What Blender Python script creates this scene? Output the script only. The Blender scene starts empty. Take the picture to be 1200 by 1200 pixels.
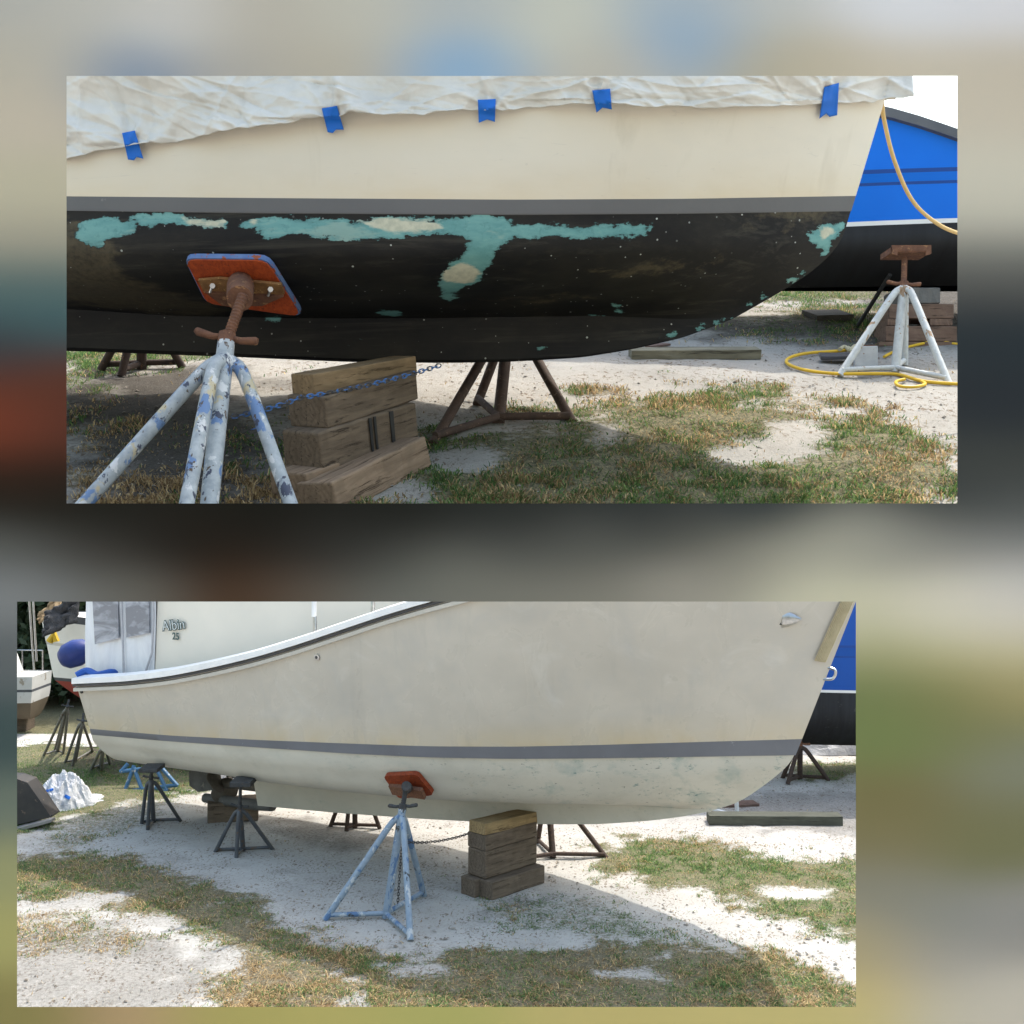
import bpy, math, random
import numpy as np
from mathutils import Vector, Matrix
from mathutils.bvhtree import BVHTree
random.seed(7); rng = np.random.default_rng(7)
SC = bpy.context.scene
COL = SC.collection
R = math.radians
EYE = Vector((0, 0, 5)); F = 1350.0

# ------------------------------------------------------------------ survey helpers
def P(px, py, Y):                       # a point seen at (px, py) of the survey picture, at distance Y
    return Vector(((px-600)/F*Y, Y, 5-(py-600)/F*Y))
# lower yard: level ground z = 0.  upper yard: a raised bank sloping up away from the viewer
K1, M1 = 0.6787, 1/3.0
def g1(y): return 5-K1+M1*y
def G1(px, py, up=0):
    y = F*K1/(py-150); v = P(px, py, y); v.z += up; return v
def G2(px, py, up=0):
    y = 5*F/(py-600); v = P(px, py, y); v.z = up; return v

# ------------------------------------------------------------------ tagging
def tag(o, label=None, cat=None, group=None, kind=None):
    if label: o['label'] = label
    if cat: o['category'] = cat
    if group: o['group'] = group
    if kind: o['kind'] = kind
    return o
def empty(name, loc=(0, 0, 0), rz=0, label=None, cat=None, group=None):
    o = bpy.data.objects.new(name, None); COL.objects.link(o)
    o.location = loc; o.rotation_euler = (0, 0, rz); o.empty_display_size = .2
    return tag(o, label, cat, group)
def W(o):                                # world matrix of a top-level or child object before any depsgraph update
    m = Matrix.LocRotScale(o.location, o.rotation_euler, o.scale)
    return W(o.parent) @ m if o.parent else m

# ------------------------------------------------------------------ mesh builder (world coordinates in, local out)
class MB:
    def __init__(s): s.v = []; s.f = []
    def add(s, vs, fs):
        b = len(s.v); s.v += [Vector(v) for v in vs]; s.f += [tuple(i+b for i in f) for f in fs]
    def tube(s, pts, r, n=10, cap=True, closed=False):
        pts = [Vector(p) for p in pts]; m = len(pts)
        rs = [r]*m if not isinstance(r, (list, tuple)) else r
        rings = []; prev = None
        for i in range(m):
            if closed: t = (pts[(i+1) % m]-pts[i-1])
            else: t = (pts[min(i+1, m-1)]-pts[max(i-1, 0)])
            t.normalize()
            if prev is None:
                a = Vector((0, 0, 1)) if abs(t.z) < .9 else Vector((1, 0, 0))
                u = t.cross(a).normalized()
            else:
                u = (prev-t*prev.dot(t)).normalized()
            prev = u; w = t.cross(u)
            rings.append([pts[i]+(u*math.cos(2*math.pi*k/n)+w*math.sin(2*math.pi*k/n))*rs[i] for k in range(n)])
        vs = [v for ring in rings for v in ring]; fs = []
        for i in range(m if closed else m-1):
            j = (i+1) % m
            for k in range(n):
                fs.append((i*n+k, i*n+(k+1) % n, j*n+(k+1) % n, j*n+k))
        if cap and not closed:
            fs.append(tuple(range(n-1, -1, -1))); fs.append(tuple((m-1)*n+k for k in range(n)))
        s.add(vs, fs)
    def box(s, c, ax, ay, az):           # centre and three half-axis vectors
        c = Vector(c); ax = Vector(ax); ay = Vector(ay); az = Vector(az)
        vs = [c+ax*i+ay*j+az*k for i in (-1, 1) for j in (-1, 1) for k in (-1, 1)]
        s.add(vs, [(0, 1, 3, 2), (4, 6, 7, 5), (0, 4, 5, 1), (2, 3, 7, 6), (0, 2, 6, 4), (1, 5, 7, 3)])
    def prism(s, poly, off):             # polygon (3-D points) extruded by a vector
        n = len(poly); off = Vector(off)
        vs = [Vector(p) for p in poly]+[Vector(p)+off for p in poly]
        fs = [tuple(range(n-1, -1, -1)), tuple(range(n, 2*n))]+[(i, (i+1) % n, n+(i+1) % n, n+i) for i in range(n)]
        s.add(vs, fs)
    def grid(s, pts):                    # rows of points
        nr, nc = len(pts), len(pts[0])
        s.add([p for r in pts for p in r],
              [(i*nc+j, i*nc+j+1, (i+1)*nc+j+1, (i+1)*nc+j) for i in range(nr-1) for j in range(nc-1)])
    def build(s, name, mat, parent=None, origin=None, smooth=True, angle=40, bevel=0, rot=None):
        me = bpy.data.meshes.new(name)
        o = bpy.data.objects.new(name, me); COL.objects.link(o)
        if origin is not None: o.location = origin
        if rot is not None: o.rotation_euler = rot
        if parent is not None: o.parent = parent
        inv = W(o).inverted()
        me.from_pydata([inv @ v for v in s.v], [], s.f); me.update()
        fixn(me)
        if mat: me.materials.append(mat)
        if smooth:
            me.polygons.foreach_set('use_smooth', [True]*len(me.polygons))
            me.set_sharp_from_angle(angle=R(angle))
        if bevel:
            b = o.modifiers.new('edge', 'BEVEL'); b.width = bevel; b.segments = 2; b.limit_method = 'ANGLE'
        return o
import bmesh
def fixn(me):
    bm = bmesh.new(); bm.from_mesh(me)
    bmesh.ops.recalc_face_normals(bm, faces=bm.faces); bm.to_mesh(me); bm.free()

# ------------------------------------------------------------------ numeric noise
def hash2(i, j, seed):
    n = (i*374761393+j*668265263+seed*1442695041).astype(np.int64) & 0x7fffffff
    n = ((n ^ (n >> 13))*1274126177) & 0x7fffffff
    return ((n ^ (n >> 16)) & 0xffff)/65535.0
def vnoise(x, y, seed=0):
    x = np.asarray(x, float); y = np.asarray(y, float)
    i = np.floor(x).astype(np.int64); j = np.floor(y).astype(np.int64)
    fx = x-i; fy = y-j; fx = fx*fx*(3-2*fx); fy = fy*fy*(3-2*fy)
    a = hash2(i, j, seed); b = hash2(i+1, j, seed); c = hash2(i, j+1, seed); d = hash2(i+1, j+1, seed)
    return (a*(1-fx)+b*fx)*(1-fy)+(c*(1-fx)+d*fx)*fy
def fbm(x, y, seed=0, o=4):
    t = 0; a = .5; n = 0
    for k in range(o):
        t = t+a*vnoise(np.asarray(x)*2**k, np.asarray(y)*2**k, seed+k*17); n += a; a *= .5
    return t/n
def poly_sd(x, y, poly):                 # signed distance, positive inside
    x = np.asarray(x, float); y = np.asarray(y, float)
    d = np.full(x.shape, 1e9); ins = np.zeros(x.shape, bool); n = len(poly)
    for i in range(n):
        ax, ay = poly[i]; bx, by = poly[(i+1) % n]
        ex, ey = bx-ax, by-ay; wx, wy = x-ax, y-ay
        t = np.clip((wx*ex+wy*ey)/(ex*ex+ey*ey+1e-12), 0, 1)
        d = np.minimum(d, np.hypot(wx-ex*t, wy-ey*t))
        with np.errstate(divide='ignore', invalid='ignore'):
            c = ((ay > y) != (by > y)) & (x < (bx-ax)*(y-ay)/((by-ay) if by != ay else 1e-12)+ax)
        ins ^= c
    return np.where(ins, d, -d)

# ------------------------------------------------------------------ materials
def lin(c):                              # sRGB 0-255 to linear
    return tuple(((v/255)/12.92 if v/255 <= .04045 else ((v/255+.055)/1.055)**2.4) for v in c)
class Mat:
    def __init__(s, name, rough=.6, spec=.3, metal=0):
        s.m = bpy.data.materials.new(name); s.m.use_nodes = True
        s.t = s.m.node_tree; s.b = s.t.nodes['Principled BSDF']
        s.b.inputs['Roughness'].default_value = rough
        s.b.inputs['Specular IOR Level'].default_value = spec
        s.b.inputs['Metallic'].default_value = metal
        s._co = None
    def n(s, typ, **kw):
        nd = s.t.nodes.new(typ)
        for k, v in kw.items(): setattr(nd, k, v)
        return nd
    def link(s, a, b): s.t.links.new(a, b)
    def co(s, scale=(1, 1, 1)):
        if s._co is None: s._co = s.n('ShaderNodeTexCoord').outputs['Object']
        if tuple(scale) == (1, 1, 1): return s._co
        m = s.n('ShaderNodeMapping'); m.inputs['Scale'].default_value = scale; s.link(s._co, m.inputs[0]); return m.outputs[0]
    def noise(s, scale, detail=5, rough=.6, stretch=(1, 1, 1), dist=0):
        t = s.n('ShaderNodeTexNoise'); t.inputs['Scale'].default_value = scale
        t.inputs['Detail'].default_value = detail; t.inputs['Roughness'].default_value = rough
        t.inputs['Distortion'].default_value = dist
        s.link(s.co(stretch), t.inputs['Vector']); return t.outputs['Fac']
    def vor(s, scale, stretch=(1, 1, 1), feature='F1'):
        t = s.n('ShaderNodeTexVoronoi', feature=feature); t.inputs['Scale'].default_value = scale
        s.link(s.co(stretch), t.inputs['Vector']); return t.outputs['Distance']
    def ramp(s, fac, lo, hi, a=0., b=1.):
        r = s.n('ShaderNodeMapRange'); r.inputs[1].default_value = lo; r.inputs[2].default_value = hi
        r.inputs[3].default_value = a; r.inputs[4].default_value = b; s.link(fac, r.inputs[0]); return r.outputs[0]
    def math(s, op, a, b=None):
        m = s.n('ShaderNodeMath', operation=op)
        for i, v in enumerate((a, b)):
            if v is None: continue
            if isinstance(v, (int, float)): m.inputs[i].default_value = v
            else: s.link(v, m.inputs[i])
        return m.outputs[0]
    def mix(s, fac, a, b):
        m = s.n('ShaderNodeMix', data_type='RGBA')
        if isinstance(fac, (int, float)): m.inputs[0].default_value = fac
        else: s.link(fac, m.inputs[0])
        for i, v in ((6, a), (7, b)):
            if isinstance(v, tuple): m.inputs[i].default_value = (*v[:3], 1)
            else: s.link(v, m.inputs[i])
        return m.outputs[2]
    def attr(s, name, out='Fac'):
        a = s.n('ShaderNodeAttribute', attribute_name=name); return a.outputs[out]
    def color(s, c):
        if isinstance(c, tuple): s.b.inputs['Base Color'].default_value = (*c[:3], 1)
        else: s.link(c, s.b.inputs['Base Color'])
    def rough(s, f): s.link(f, s.b.inputs['Roughness'])
    def bump(s, h, strength=.4, dist=.01):
        b = s.n('ShaderNodeBump'); b.inputs['Strength'].default_value = strength; b.inputs['Distance'].default_value = dist
        s.link(h, b.inputs['Height']); s.link(b.outputs[0], s.b.inputs['Normal'])

def weathered(name, c1, c2, scale=6, rough=.6, c3=None, s3=20, thr=.62, spec=.3, metal=0, bump=.15, bd=.005, stretch=(1, 1, 1)):
    m = Mat(name, rough, spec, metal)
    c = m.mix(m.ramp(m.noise(scale, stretch=stretch), .35, .68), c1, c2)
    if c3: c = m.mix(m.ramp(m.noise(s3, 6, .65), thr, thr+.03), c, c3)
    m.color(c)
    if bump: m.bump(m.noise(scale*8, 4), bump, bd)
    return m.m
def wood(name, c1, c2, dark, k=1.0, rough=.8, grey=None):      # grain along local x, k = features per metre
    m = Mat(name, rough, .2)
    g = m.noise(14*k, 8, .7, (.12, 1, 1), 1.5)
    c = m.mix(m.ramp(g, .35, .65), c1, c2)
    w = m.n('ShaderNodeTexWave', wave_type='RINGS', rings_direction='X'); w.inputs['Scale'].default_value = 5*k
    w.inputs['Distortion'].default_value = 6; w.inputs['Detail'].default_value = 3; w.inputs['Detail Scale'].default_value = 1.5
    m.link(m.co((.15, 1, 1)), w.inputs[0])
    c = m.mix(m.ramp(w.outputs['Fac'], .3, 1, 0, .25), c, dark)
    crack = m.ramp(m.noise(26*k, 6, .75, (.045, 1, 1), .6), .565, .61)
    c = m.mix(crack, c, dark)
    st = m.ramp(m.noise(3*k, 5, .6), .5, .7, 0, .65)
    c = m.mix(st, c, grey or tuple(v*.55 for v in c1))
    m.color(c); m.bump(m.math('SUBTRACT', g, crack), .6, .006/k)
    return m.m

# ------------------------------------------------------------------ hulls
def crom(p0, p1, p2, p3, t):
    return .5*((2*p1)+(-p0+p2)*t+(2*p0-5*p1+4*p2-p3)*t*t+(-p0+3*p1-3*p2+p3)*t**3)
class Hull:
    """offset table -> hull. frame: x along the keel to the bow, y across (near side negative), z up"""
    def __init__(s, C, u):
        s.C = Vector((C[0], C[1], 0)); s.u = Vector((u[0], u[1], 0)).normalized()
        s.n = Vector((s.u.y, -s.u.x, 0))             # towards the viewer
        s.rz = math.atan2(s.u.y, s.u.x)
        s.parts = {}
    def hit(s, px, py, b):                           # ray against the plane b out from the centreline: (s, z)
        d = Vector(((px-600)/F, 1, -(py-600)/F))
        k = (b+(s.C-EYE).dot(s.n))/d.dot(s.n); p = EYE+d*k
        return (p-s.C).dot(s.u), p.z
    def level(s, line, px0, end, bfun, N, bend=0.0):
        xs = [q[0] for q in line]; ys = [q[1] for q in line]
        s0 = s.hit(px0, np.interp(px0, xs, ys), bfun(0))[0]; s1 = s.hit(end[0], end[1], bend)[0]
        out = []
        for i in range(N):
            t = i/(N-1); t = 1-(1-t)**1.35
            b = bfun(t)*(1-bend_k(t))+bend*bend_k(t)
            ss = s0+(s1-s0)*t
            p = s.C+s.u*ss+s.n*b
            z = None
            px = 600+p.x/p.y*F
            py = np.interp(px, xs, ys) if t < 1 else end[1]
            out.append((ss, b, 5-(py-600)/F*p.y))
        a = np.array(out)
        for _ in range(3):                            # fair the line
            a[1:-1, 2] = .25*a[:-2, 2]+.5*a[1:-1, 2]+.25*a[2:, 2]
        return a
    def skin(s, rows, name, mat, root, sub=6, i0=0, i1=None, transom=True, close=True):
        """rows: control levels from the top down; builds intervals i0..i1 (both sides, joined at the stem)"""
        i1 = len(rows)-1 if i1 is None else i1
        fine = []
        for i in range(i0, i1):
            p0 = rows[max(i-1, 0)]; p1 = rows[i]; p2 = rows[i+1]; p3 = rows[min(i+2, len(rows)-1)]
            for k in range(sub): fine.append(crom(p0, p1, p2, p3, k/sub))
        fine.append(rows[i1])
        nr, nc = len(fine), len(fine[0])
        me = bpy.data.meshes.new(name); vs = []; fs = []
        for sg in (-1, 1):
            for r in fine:
                for (a, b, z) in r: vs.append((a, sg*max(b, 0), z))
        def q(a, b, c, d, flip): fs.append((a, b, c, d) if not flip else (d, c, b, a))
        for sd in (0, 1):
            o = sd*nr*nc
            for i in range(nr-1):
                for j in range(nc-1):
                    q(o+i*nc+j, o+(i+1)*nc+j, o+(i+1)*nc+j+1, o+i*nc+j+1, sd == 1)
        if transom:
            o = nr*nc
            for i in range(nr-1): fs.append((i*nc, o+i*nc, o+(i+1)*nc, (i+1)*nc))
        me.from_pydata(vs, [], fs); me.update()
        bm = bmesh.new(); bm.from_mesh(me); bmesh.ops.remove_doubles(bm, verts=bm.verts, dist=1e-4)
        bmesh.ops.recalc_face_normals(bm, faces=bm.faces); bm.to_mesh(me); bm.free()
        o = bpy.data.objects.new(name, me); COL.objects.link(o); o.parent = root
        me.materials.append(mat)
        me.polygons.foreach_set('use_smooth', [True]*len(me.polygons)); me.set_sharp_from_angle(angle=R(50))
        s.parts[name] = o
        return o
    def deck(s, row, name, mat, root, drop=.02):
        me = bpy.data.meshes.new(name); n = len(row)
        vs = [(a, -max(b-.01, 0), z-drop) for a, b, z in row]+[(a, max(b-.01, 0), z-drop) for a, b, z in row]
        me.from_pydata(vs, [], [(i, i+1, n+i+1, n+i) for i in range(n-1)]); me.update()
        o = bpy.data.objects.new(name, me); COL.objects.link(o); o.parent = root; me.materials.append(mat); return o
    def rays(s, root):
        vs = []; fs = []; M = W(root)
        for o in s.parts.values():
            b = len(vs); vs += [M @ v.co for v in o.data.vertices]; fs += [tuple(b+i for i in p.vertices) for p in o.data.polygons]
        s.bvh = BVHTree.FromPolygons(vs, fs)
    def on(s, px, py, off=0.0):
        d = Vector(((px-600)/F, 1, -(py-600)/F)).normalized()
        loc, nor, idx, dist = s.bvh.ray_cast(EYE, d)
        if loc is None: return None, None
        if nor.dot(d) > 0: nor = -nor
        return loc+nor*off, nor
    def world(s, a, b, z): return s.C+s.u*a+s.n*b+Vector((0, 0, z))
def bend_k(t): return 0 if t < 1 else 1
def bshape(B, bt, p, mid=.45):
    def f(t):
        if t < mid: return B*(bt+(1-bt)*(1-(1-t/mid)**2))
        return B*(1-((t-mid)/(1-mid))**p)
    return f

# ------------------------------------------------------------------ camera, light, world
cam = bpy.data.cameras.new('camera'); co = bpy.data.objects.new('camera', cam); COL.objects.link(co)
co.location = EYE; co.rotation_euler = (R(90), 0, 0); cam.lens = 36*F/1200; cam.sensor_width = 36
cam.clip_start = .05; cam.clip_end = 3000; SC.camera = co
EL, AZ = R(62), R(38)
sv = Vector((math.sin(AZ)*math.cos(EL), math.cos(AZ)*math.cos(EL), math.sin(EL)))
sl = bpy.data.lights.new('sun', 'SUN'); sl.energy = 2.0; sl.angle = R(.53); sl.color = (1, .95, .86)
so = bpy.data.objects.new('sun', sl); COL.objects.link(so); so.rotation_euler = sv.to_track_quat('Z', 'Y').to_euler(); so.location = (8, 10, 30)
wd = bpy.data.worlds.new('World'); SC.world = wd; wd.use_nodes = True
sk = wd.node_tree.nodes.new('ShaderNodeTexSky'); sk.sky_type = 'NISHITA'; sk.sun_disc = False
sk.sun_elevation = EL; sk.sun_rotation = AZ; sk.air_density = 2.2; sk.dust_density = 4.5; sk.ozone_density = 2
bg = wd.node_tree.nodes['Background']; bg.inputs[1].default_value = .15
wd.node_tree.links.new(sk.outputs[0], bg.inputs[0])
vs = SC.view_settings; vs.view_transform = 'Standard'; vs.look = 'None'; vs.gamma = 1; vs.use_curve_mapping = False
vs.exposure = 1.38
SC.cycles.max_bounces = 8; SC.cycles.use_denoising = True

#@@BOARD
# ------------------------------------------------------------------ the printed display board with its two openings
BS = [(0,0,165,163,158),(100,0,175,172,166),(200,30,187,184,181),(300,30,172,166,156),(430,30,178,175,165),(540,5,165,170,172),(540,75,132,160,187),
(160,82,122,136,155),(650,30,184,184,174),(700,80,175,170,160),(815,40,138,160,182),(815,0,158,168,177),(900,10,178,178,175),(900,70,168,160,142),(980,75,178,168,150),
(1050,15,203,203,208),(1050,75,186,176,160),(1190,10,202,200,204),(1190,75,183,173,158),(30,75,172,165,152),(400,75,170,163,150),(270,80,160,156,150),(60,60,172,168,160),
(40,130,180,170,155),(40,230,175,168,148),(40,275,150,145,130),(40,330,85,100,98),(40,370,62,88,92),(20,405,55,55,58),(40,450,85,50,38),
(15,490,108,54,38),(60,490,78,47,38),(40,560,45,32,25),(40,600,30,28,22),(20,650,85,85,82),(10,700,122,124,126),
(8,760,88,92,94),(8,870,62,75,75),(8,950,100,108,98),(8,1020,140,140,102),(8,1100,155,150,98),(10,1180,128,120,76),
(100,600,28,28,24),(300,600,25,24,20),(450,600,30,30,27),(600,610,38,40,38),(760,600,42,45,45),(900,600,46,51,53),(1100,600,56,59,59),(1190,600,72,74,73),
(100,650,58,55,51),(200,640,32,29,25),(270,695,68,48,34),(270,650,35,28,22),(380,650,40,38,35),(450,660,58,58,55),(450,700,100,100,95),(370,700,85,75,66),(530,690,106,105,98),
(600,650,75,75,72),(600,695,112,110,102),(700,650,80,80,76),(700,695,118,115,106),(800,630,76,76,72),(800,690,142,137,127),(880,660,125,122,112),(950,650,152,149,136),(950,692,186,181,161),
(1050,645,142,140,130),(1100,700,196,189,173),(1190,685,186,181,176),(1190,640,120,120,118),(1100,640,130,128,122),(150,700,95,92,86),(50,700,112,113,113),
(1160,130,186,176,161),(1160,200,189,183,169),(1160,250,181,176,163),(1160,298,112,112,107),(1160,330,72,72,71),(1160,390,42,48,52),(1160,480,42,46,50),(1160,540,60,62,60),
(1010,720,186,181,156),(1100,730,199,193,176),(1190,730,196,189,179),(1030,762,150,148,110),(1100,765,168,160,118),(1190,765,178,168,132),(1030,805,106,115,75),(1100,805,116,116,76),(1190,805,145,135,95),
(1050,860,108,118,75),(1150,860,115,115,80),(1190,900,121,122,106),(1050,940,112,105,72),(1050,990,118,110,80),(1150,990,108,107,77),(1190,960,112,110,82),
(1050,1040,128,125,112),(1100,1080,128,128,122),(1190,1080,136,133,129),(1020,1120,158,146,115),(1100,1130,152,147,140),(1020,1170,186,166,115),(1100,1180,180,172,155),(1190,1180,181,173,161),
(50,1190,130,120,75),(150,1190,167,140,108),(250,1190,160,150,92),(400,1190,166,156,97),(500,1190,160,156,96),(700,1190,176,162,107),(900,1190,181,167,112),(1000,1190,181,169,116)]
BOARD_E = 1.0
def board_colour(x, y):
    a = np.array(BS, float); q = np.stack([lin(c) for c in a[:, 2:]])
    d2 = ((x[:, None]-a[None, :, 0])*.68)**2+(y[:, None]-a[None, :, 1])**2
    w = np.exp(-d2/(2*20.0**2))+1e-4*np.exp(-d2/(2*70.0**2))+1e-7/(1+d2)
    return (w @ q)/w.sum(1)[:, None]
def board_smooth(x, y):                     # the print is a strong blur: sample coarsely, then soften
    gx = np.arange(-340, 1560, 10.); gy = np.arange(-90, 1300, 10.); GX, GY = np.meshgrid(gx, gy)
    G = board_colour(np.clip(GX.ravel(), -10, 1210), np.clip(GY.ravel(), -10, 1210)).reshape(len(gy), len(gx), 3)
    def blur(A, ax, sg):
        r = int(sg*3); k = np.exp(-np.arange(-r, r+1)**2/(2*sg*sg)); k /= k.sum()
        pad = [(0, 0)]*3; pad[ax] = (r, r); Ap = np.pad(A, pad, mode='edge'); out = 0
        for i, w in enumerate(k): out = out+w*np.take(Ap, np.arange(i, i+A.shape[ax]), axis=ax)
        return out
    G = blur(blur(G, 1, 3.6), 0, 1.5)
    fx = np.clip((x-gx[0])/10, 0, len(gx)-1.001); fy = np.clip((y-gy[0])/10, 0, len(gy)-1.001); i = fx.astype(int); j = fy.astype(int); fx = (fx-i)[:, None]; fy = (fy-j)[:, None]
    return (G[j, i]*(1-fx)+G[j, i+1]*fx)*(1-fy)+(G[j+1, i]*(1-fx)+G[j+1, i+1]*fx)*fy
def make_board():
    yb, th = 1.5, .014
    def seg(a, b, n): return list(np.linspace(a, b, n+1))
    xs = sorted(set(seg(-330, -70, 10)+seg(-70, 20, 7)+seg(20, 78, 5)+seg(78, 1003, 62)+seg(1003, 1122, 9)+seg(1122, 1270, 11)+seg(1270, 1530, 10)))
    ys = sorted(set(seg(-70, 89, 12)+seg(89, 590, 34)+seg(590, 705, 12)+seg(705, 1180, 34)+seg(1180, 1270, 7)))
    win = [(78, 89, 1122, 590), (20, 705, 1003, 1180)]
    xs = np.array(xs); ys = np.array(ys)
    def hole(i, j):
        cx, cy = (xs[i]+xs[i+1])/2, (ys[j]+ys[j+1])/2
        return any(a < cx < c and b < cy < d for a, b, c, d in win)
    vs = []; idx = {}; fs = []
    def vid(i, j, back):
        k = (i, j, back)
        if k not in idx:
            x, y = xs[i], ys[j]
            if back:                                   # the openings are bevelled wider behind, like a mount
                for a, b, c, d in win:
                    if a-.1 <= x <= c+.1 and b-.1 <= y <= d+.1:
                        x += -13 if abs(x-a) < .1 else 13 if abs(x-c) < .1 else 0
                        y += -13 if abs(y-b) < .1 else 13 if abs(y-d) < .1 else 0
            p = P(x, y, yb)
            if back: p = p+Vector((0, th, 0))
            idx[k] = len(vs); vs.append(p)
        return idx[k]
    nx, ny = len(xs)-1, len(ys)-1
    for i in range(nx):
        for j in range(ny):
            if hole(i, j): continue
            fs.append((vid(i, j, 0), vid(i, j+1, 0), vid(i+1, j+1, 0), vid(i+1, j, 0)))
            fs.append((vid(i, j, 1), vid(i+1, j, 1), vid(i+1, j+1, 1), vid(i, j+1, 1)))
            for (di, dj, e) in ((-1, 0, ((0, 0), (0, 1))), (1, 0, ((1, 0), (1, 1))), (0, -1, ((0, 0), (1, 0))), (0, 1, ((0, 1), (1, 1)))):
                ii, jj = i+di, j+dj
                if ii < 0 or jj < 0 or ii >= nx or jj >= ny or hole(ii, jj):
                    a, b = (i+e[0][0], j+e[0][1]), (i+e[1][0], j+e[1][1])
                    fs.append((vid(*a, 0), vid(*b, 0), vid(*b, 1), vid(*a, 1)))
    root = empty('display_board', (0, yb, 0), 0, 'large printed display board of soft blurred colours with two wide rectangular openings', 'display board')
    mb = MB(); mb.add(vs, fs)
    m = Mat('board_print', .85, .04)
    m.color(m.attr('print', 'Color'))
    o = mb.build('panel', m.m, root, smooth=False)
    at = o.data.color_attributes.new('print', 'FLOAT_COLOR', 'POINT')
    X = np.array([(v.x/v.y*F+600) for v in vs]); Y = np.array([600-(v.z-5)/v.y*F for v in vs])
    c = np.clip(board_smooth(X, Y)*np.array([.98, .94, .89]), 0, .9)
    at.data.foreach_set('color', np.concatenate([c, np.ones((len(c), 1))], 1).astype(np.float32).ravel())
    pm = wood('post_timber', (.32, .26, .19), (.24, .19, .13), (.1, .07, .05), 2)
    for sx in (-1, 1):
        p = MB(); p.box((sx*.98, yb+.05, 2.87), (.03, 0, 0), (0, .03, 0), (0, 0, 2.87)); p.build('post', pm, root, bevel=.004)
make_board()

#@@GROUND
# ------------------------------------------------------------------ ground: lower yard (level) and upper yard (raised bank)
def to2(poly): return [(G2(*p).x, G2(*p).y) for p in poly]
def to1(poly): return [(G1(*p).x, G1(*p).y) for p in poly]
# each patch: polygon, weight, greenness (0 straw .. 1 green)
GR2 = [(to2(q), w, g) for q, w, g in [
 ([(690,986),(740,980),(800,985),(900,998),(1010,1010),(1100,1040),(1060,1120),(960,1092),(880,1070),(820,1052),(770,1040),(700,1015)], 1.0, .75),
 ([(790,975),(860,985),(900,992),(880,1000),(800,992)], .7, .25),
 ([(-80,1010),(60,995),(140,1000),(200,1018),(270,1050),(340,1085),(420,1105),(520,1110),(700,1098),(790,1105),(900,1120),(1050,1160),(1050,1230),(430,1230),(400,1150),(300,1120),(200,1085),(120,1060),(40,1050),(-80,1060)], .92, .5),
 ([(250,1140),(300,1118),(380,1118),(430,1150),(440,1230),(230,1230)], .9, .15),
 ([(440,1120),(640,1105),(820,1115),(940,1150),(960,1230),(420,1230)], .55, .4),
 ([(-60,1070),(60,1062),(160,1075),(220,1095),(160,1115),(40,1120),(-60,1115)], .5, .2),
 ([(560,1058),(640,1052),(740,1062),(820,1085),(860,1105),(700,1112),(560,1095)], .45, .75),
 ([(-300,868),(230,868),(260,900),(240,925),(170,940),(90,960),(20,990),(-300,1000)], 1.0, .95),
 ([(-600,812),(235,812),(235,861),(-600,861)], 1.0, .9),
 ([(60,950),(160,935),(230,940),(150,975),(90,1000),(20,1005)], .5, .6),
 ([(930,893),(1200,893),(1200,914),(1000,912),(950,914)], .9, .9)]]
BARE2 = [to2(q) for q in [[(885,1044),(930,1040),(970,1046),(960,1055),(900,1054)], [(150,1080),(190,1076),(210,1088),(160,1092)], [(440,1130),(500,1126),(520,1138),(460,1142)], [(690,1140),(760,1136),(770,1150),(700,1152)]]]
GR1 = [(to1(q), w, g) for q, w, g in [
 ([(505,525),(560,517),(640,502),(690,484),(760,462),(850,462),(930,478),(1000,507),(1060,542),(1090,600),(1090,660),(380,660),(430,590),(470,560)], 1.0, .62),
 ([(740,462),(790,452),(880,458),(960,476),(940,488),(850,474),(780,476)], .8, .2),
 ([(60,540),(160,545),(260,560),(345,588),(345,660),(40,660)], .85, .05),
 ([(60,405),(215,405),(230,440),(120,440),(60,445)], .9, .9),
 ([(60,480),(140,480),(200,510),(140,530),(60,530)], .35, .3),
 ([(890,336),(1040,336),(1040,350),(880,352)], 1.0, .8),
 ([(880,362),(980,356),(1030,362),(1020,376),(900,384)], .8, .8),
 ([(840,380),(1040,376),(1040,396),(850,396)], .55, .6),
 ([(1050,520),(1110,516),(1120,530),(1060,536)], .5, .5),
 ([(270,470),(335,480),(345,540),(280,550)], .35, .8)]]
BARE1 = [to1(q) for q in [[(850,530),(880,518),(940,520),(960,532),(920,542),(870,542)], [(690,500),(730,496),(735,515),(700,520)], [(920,500),(950,497),(950,510),(925,512)], [(510,530),(560,528),(560,552),(520,555)]]]
def grassiness(x, y, pats, bare, k, seed):
    d = np.zeros_like(x); g = np.zeros_like(x); wsum = np.full_like(x, 1e-6)
    nz = fbm(x*1.8*k, y*1.8*k, seed)-.5; hf = fbm(x*7*k, y*7*k, seed+40, 3)-.5
    for poly, w, gr in pats:
        sd = poly_sd(x, y, poly)*k+nz*1.15+hf*.7+(.14 if k > 2 else .02)
        f = np.clip(sd/.5+.35, 0, 1)*w
        d = np.maximum(d, f); g += f*gr; wsum += f
    for poly in bare:
        sd = poly_sd(x, y, poly)*k+nz*.5
        d = d*(1-np.clip(sd/.25+.6, 0, 1))
    return d, np.clip(g/wsum, 0, 1)

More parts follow.
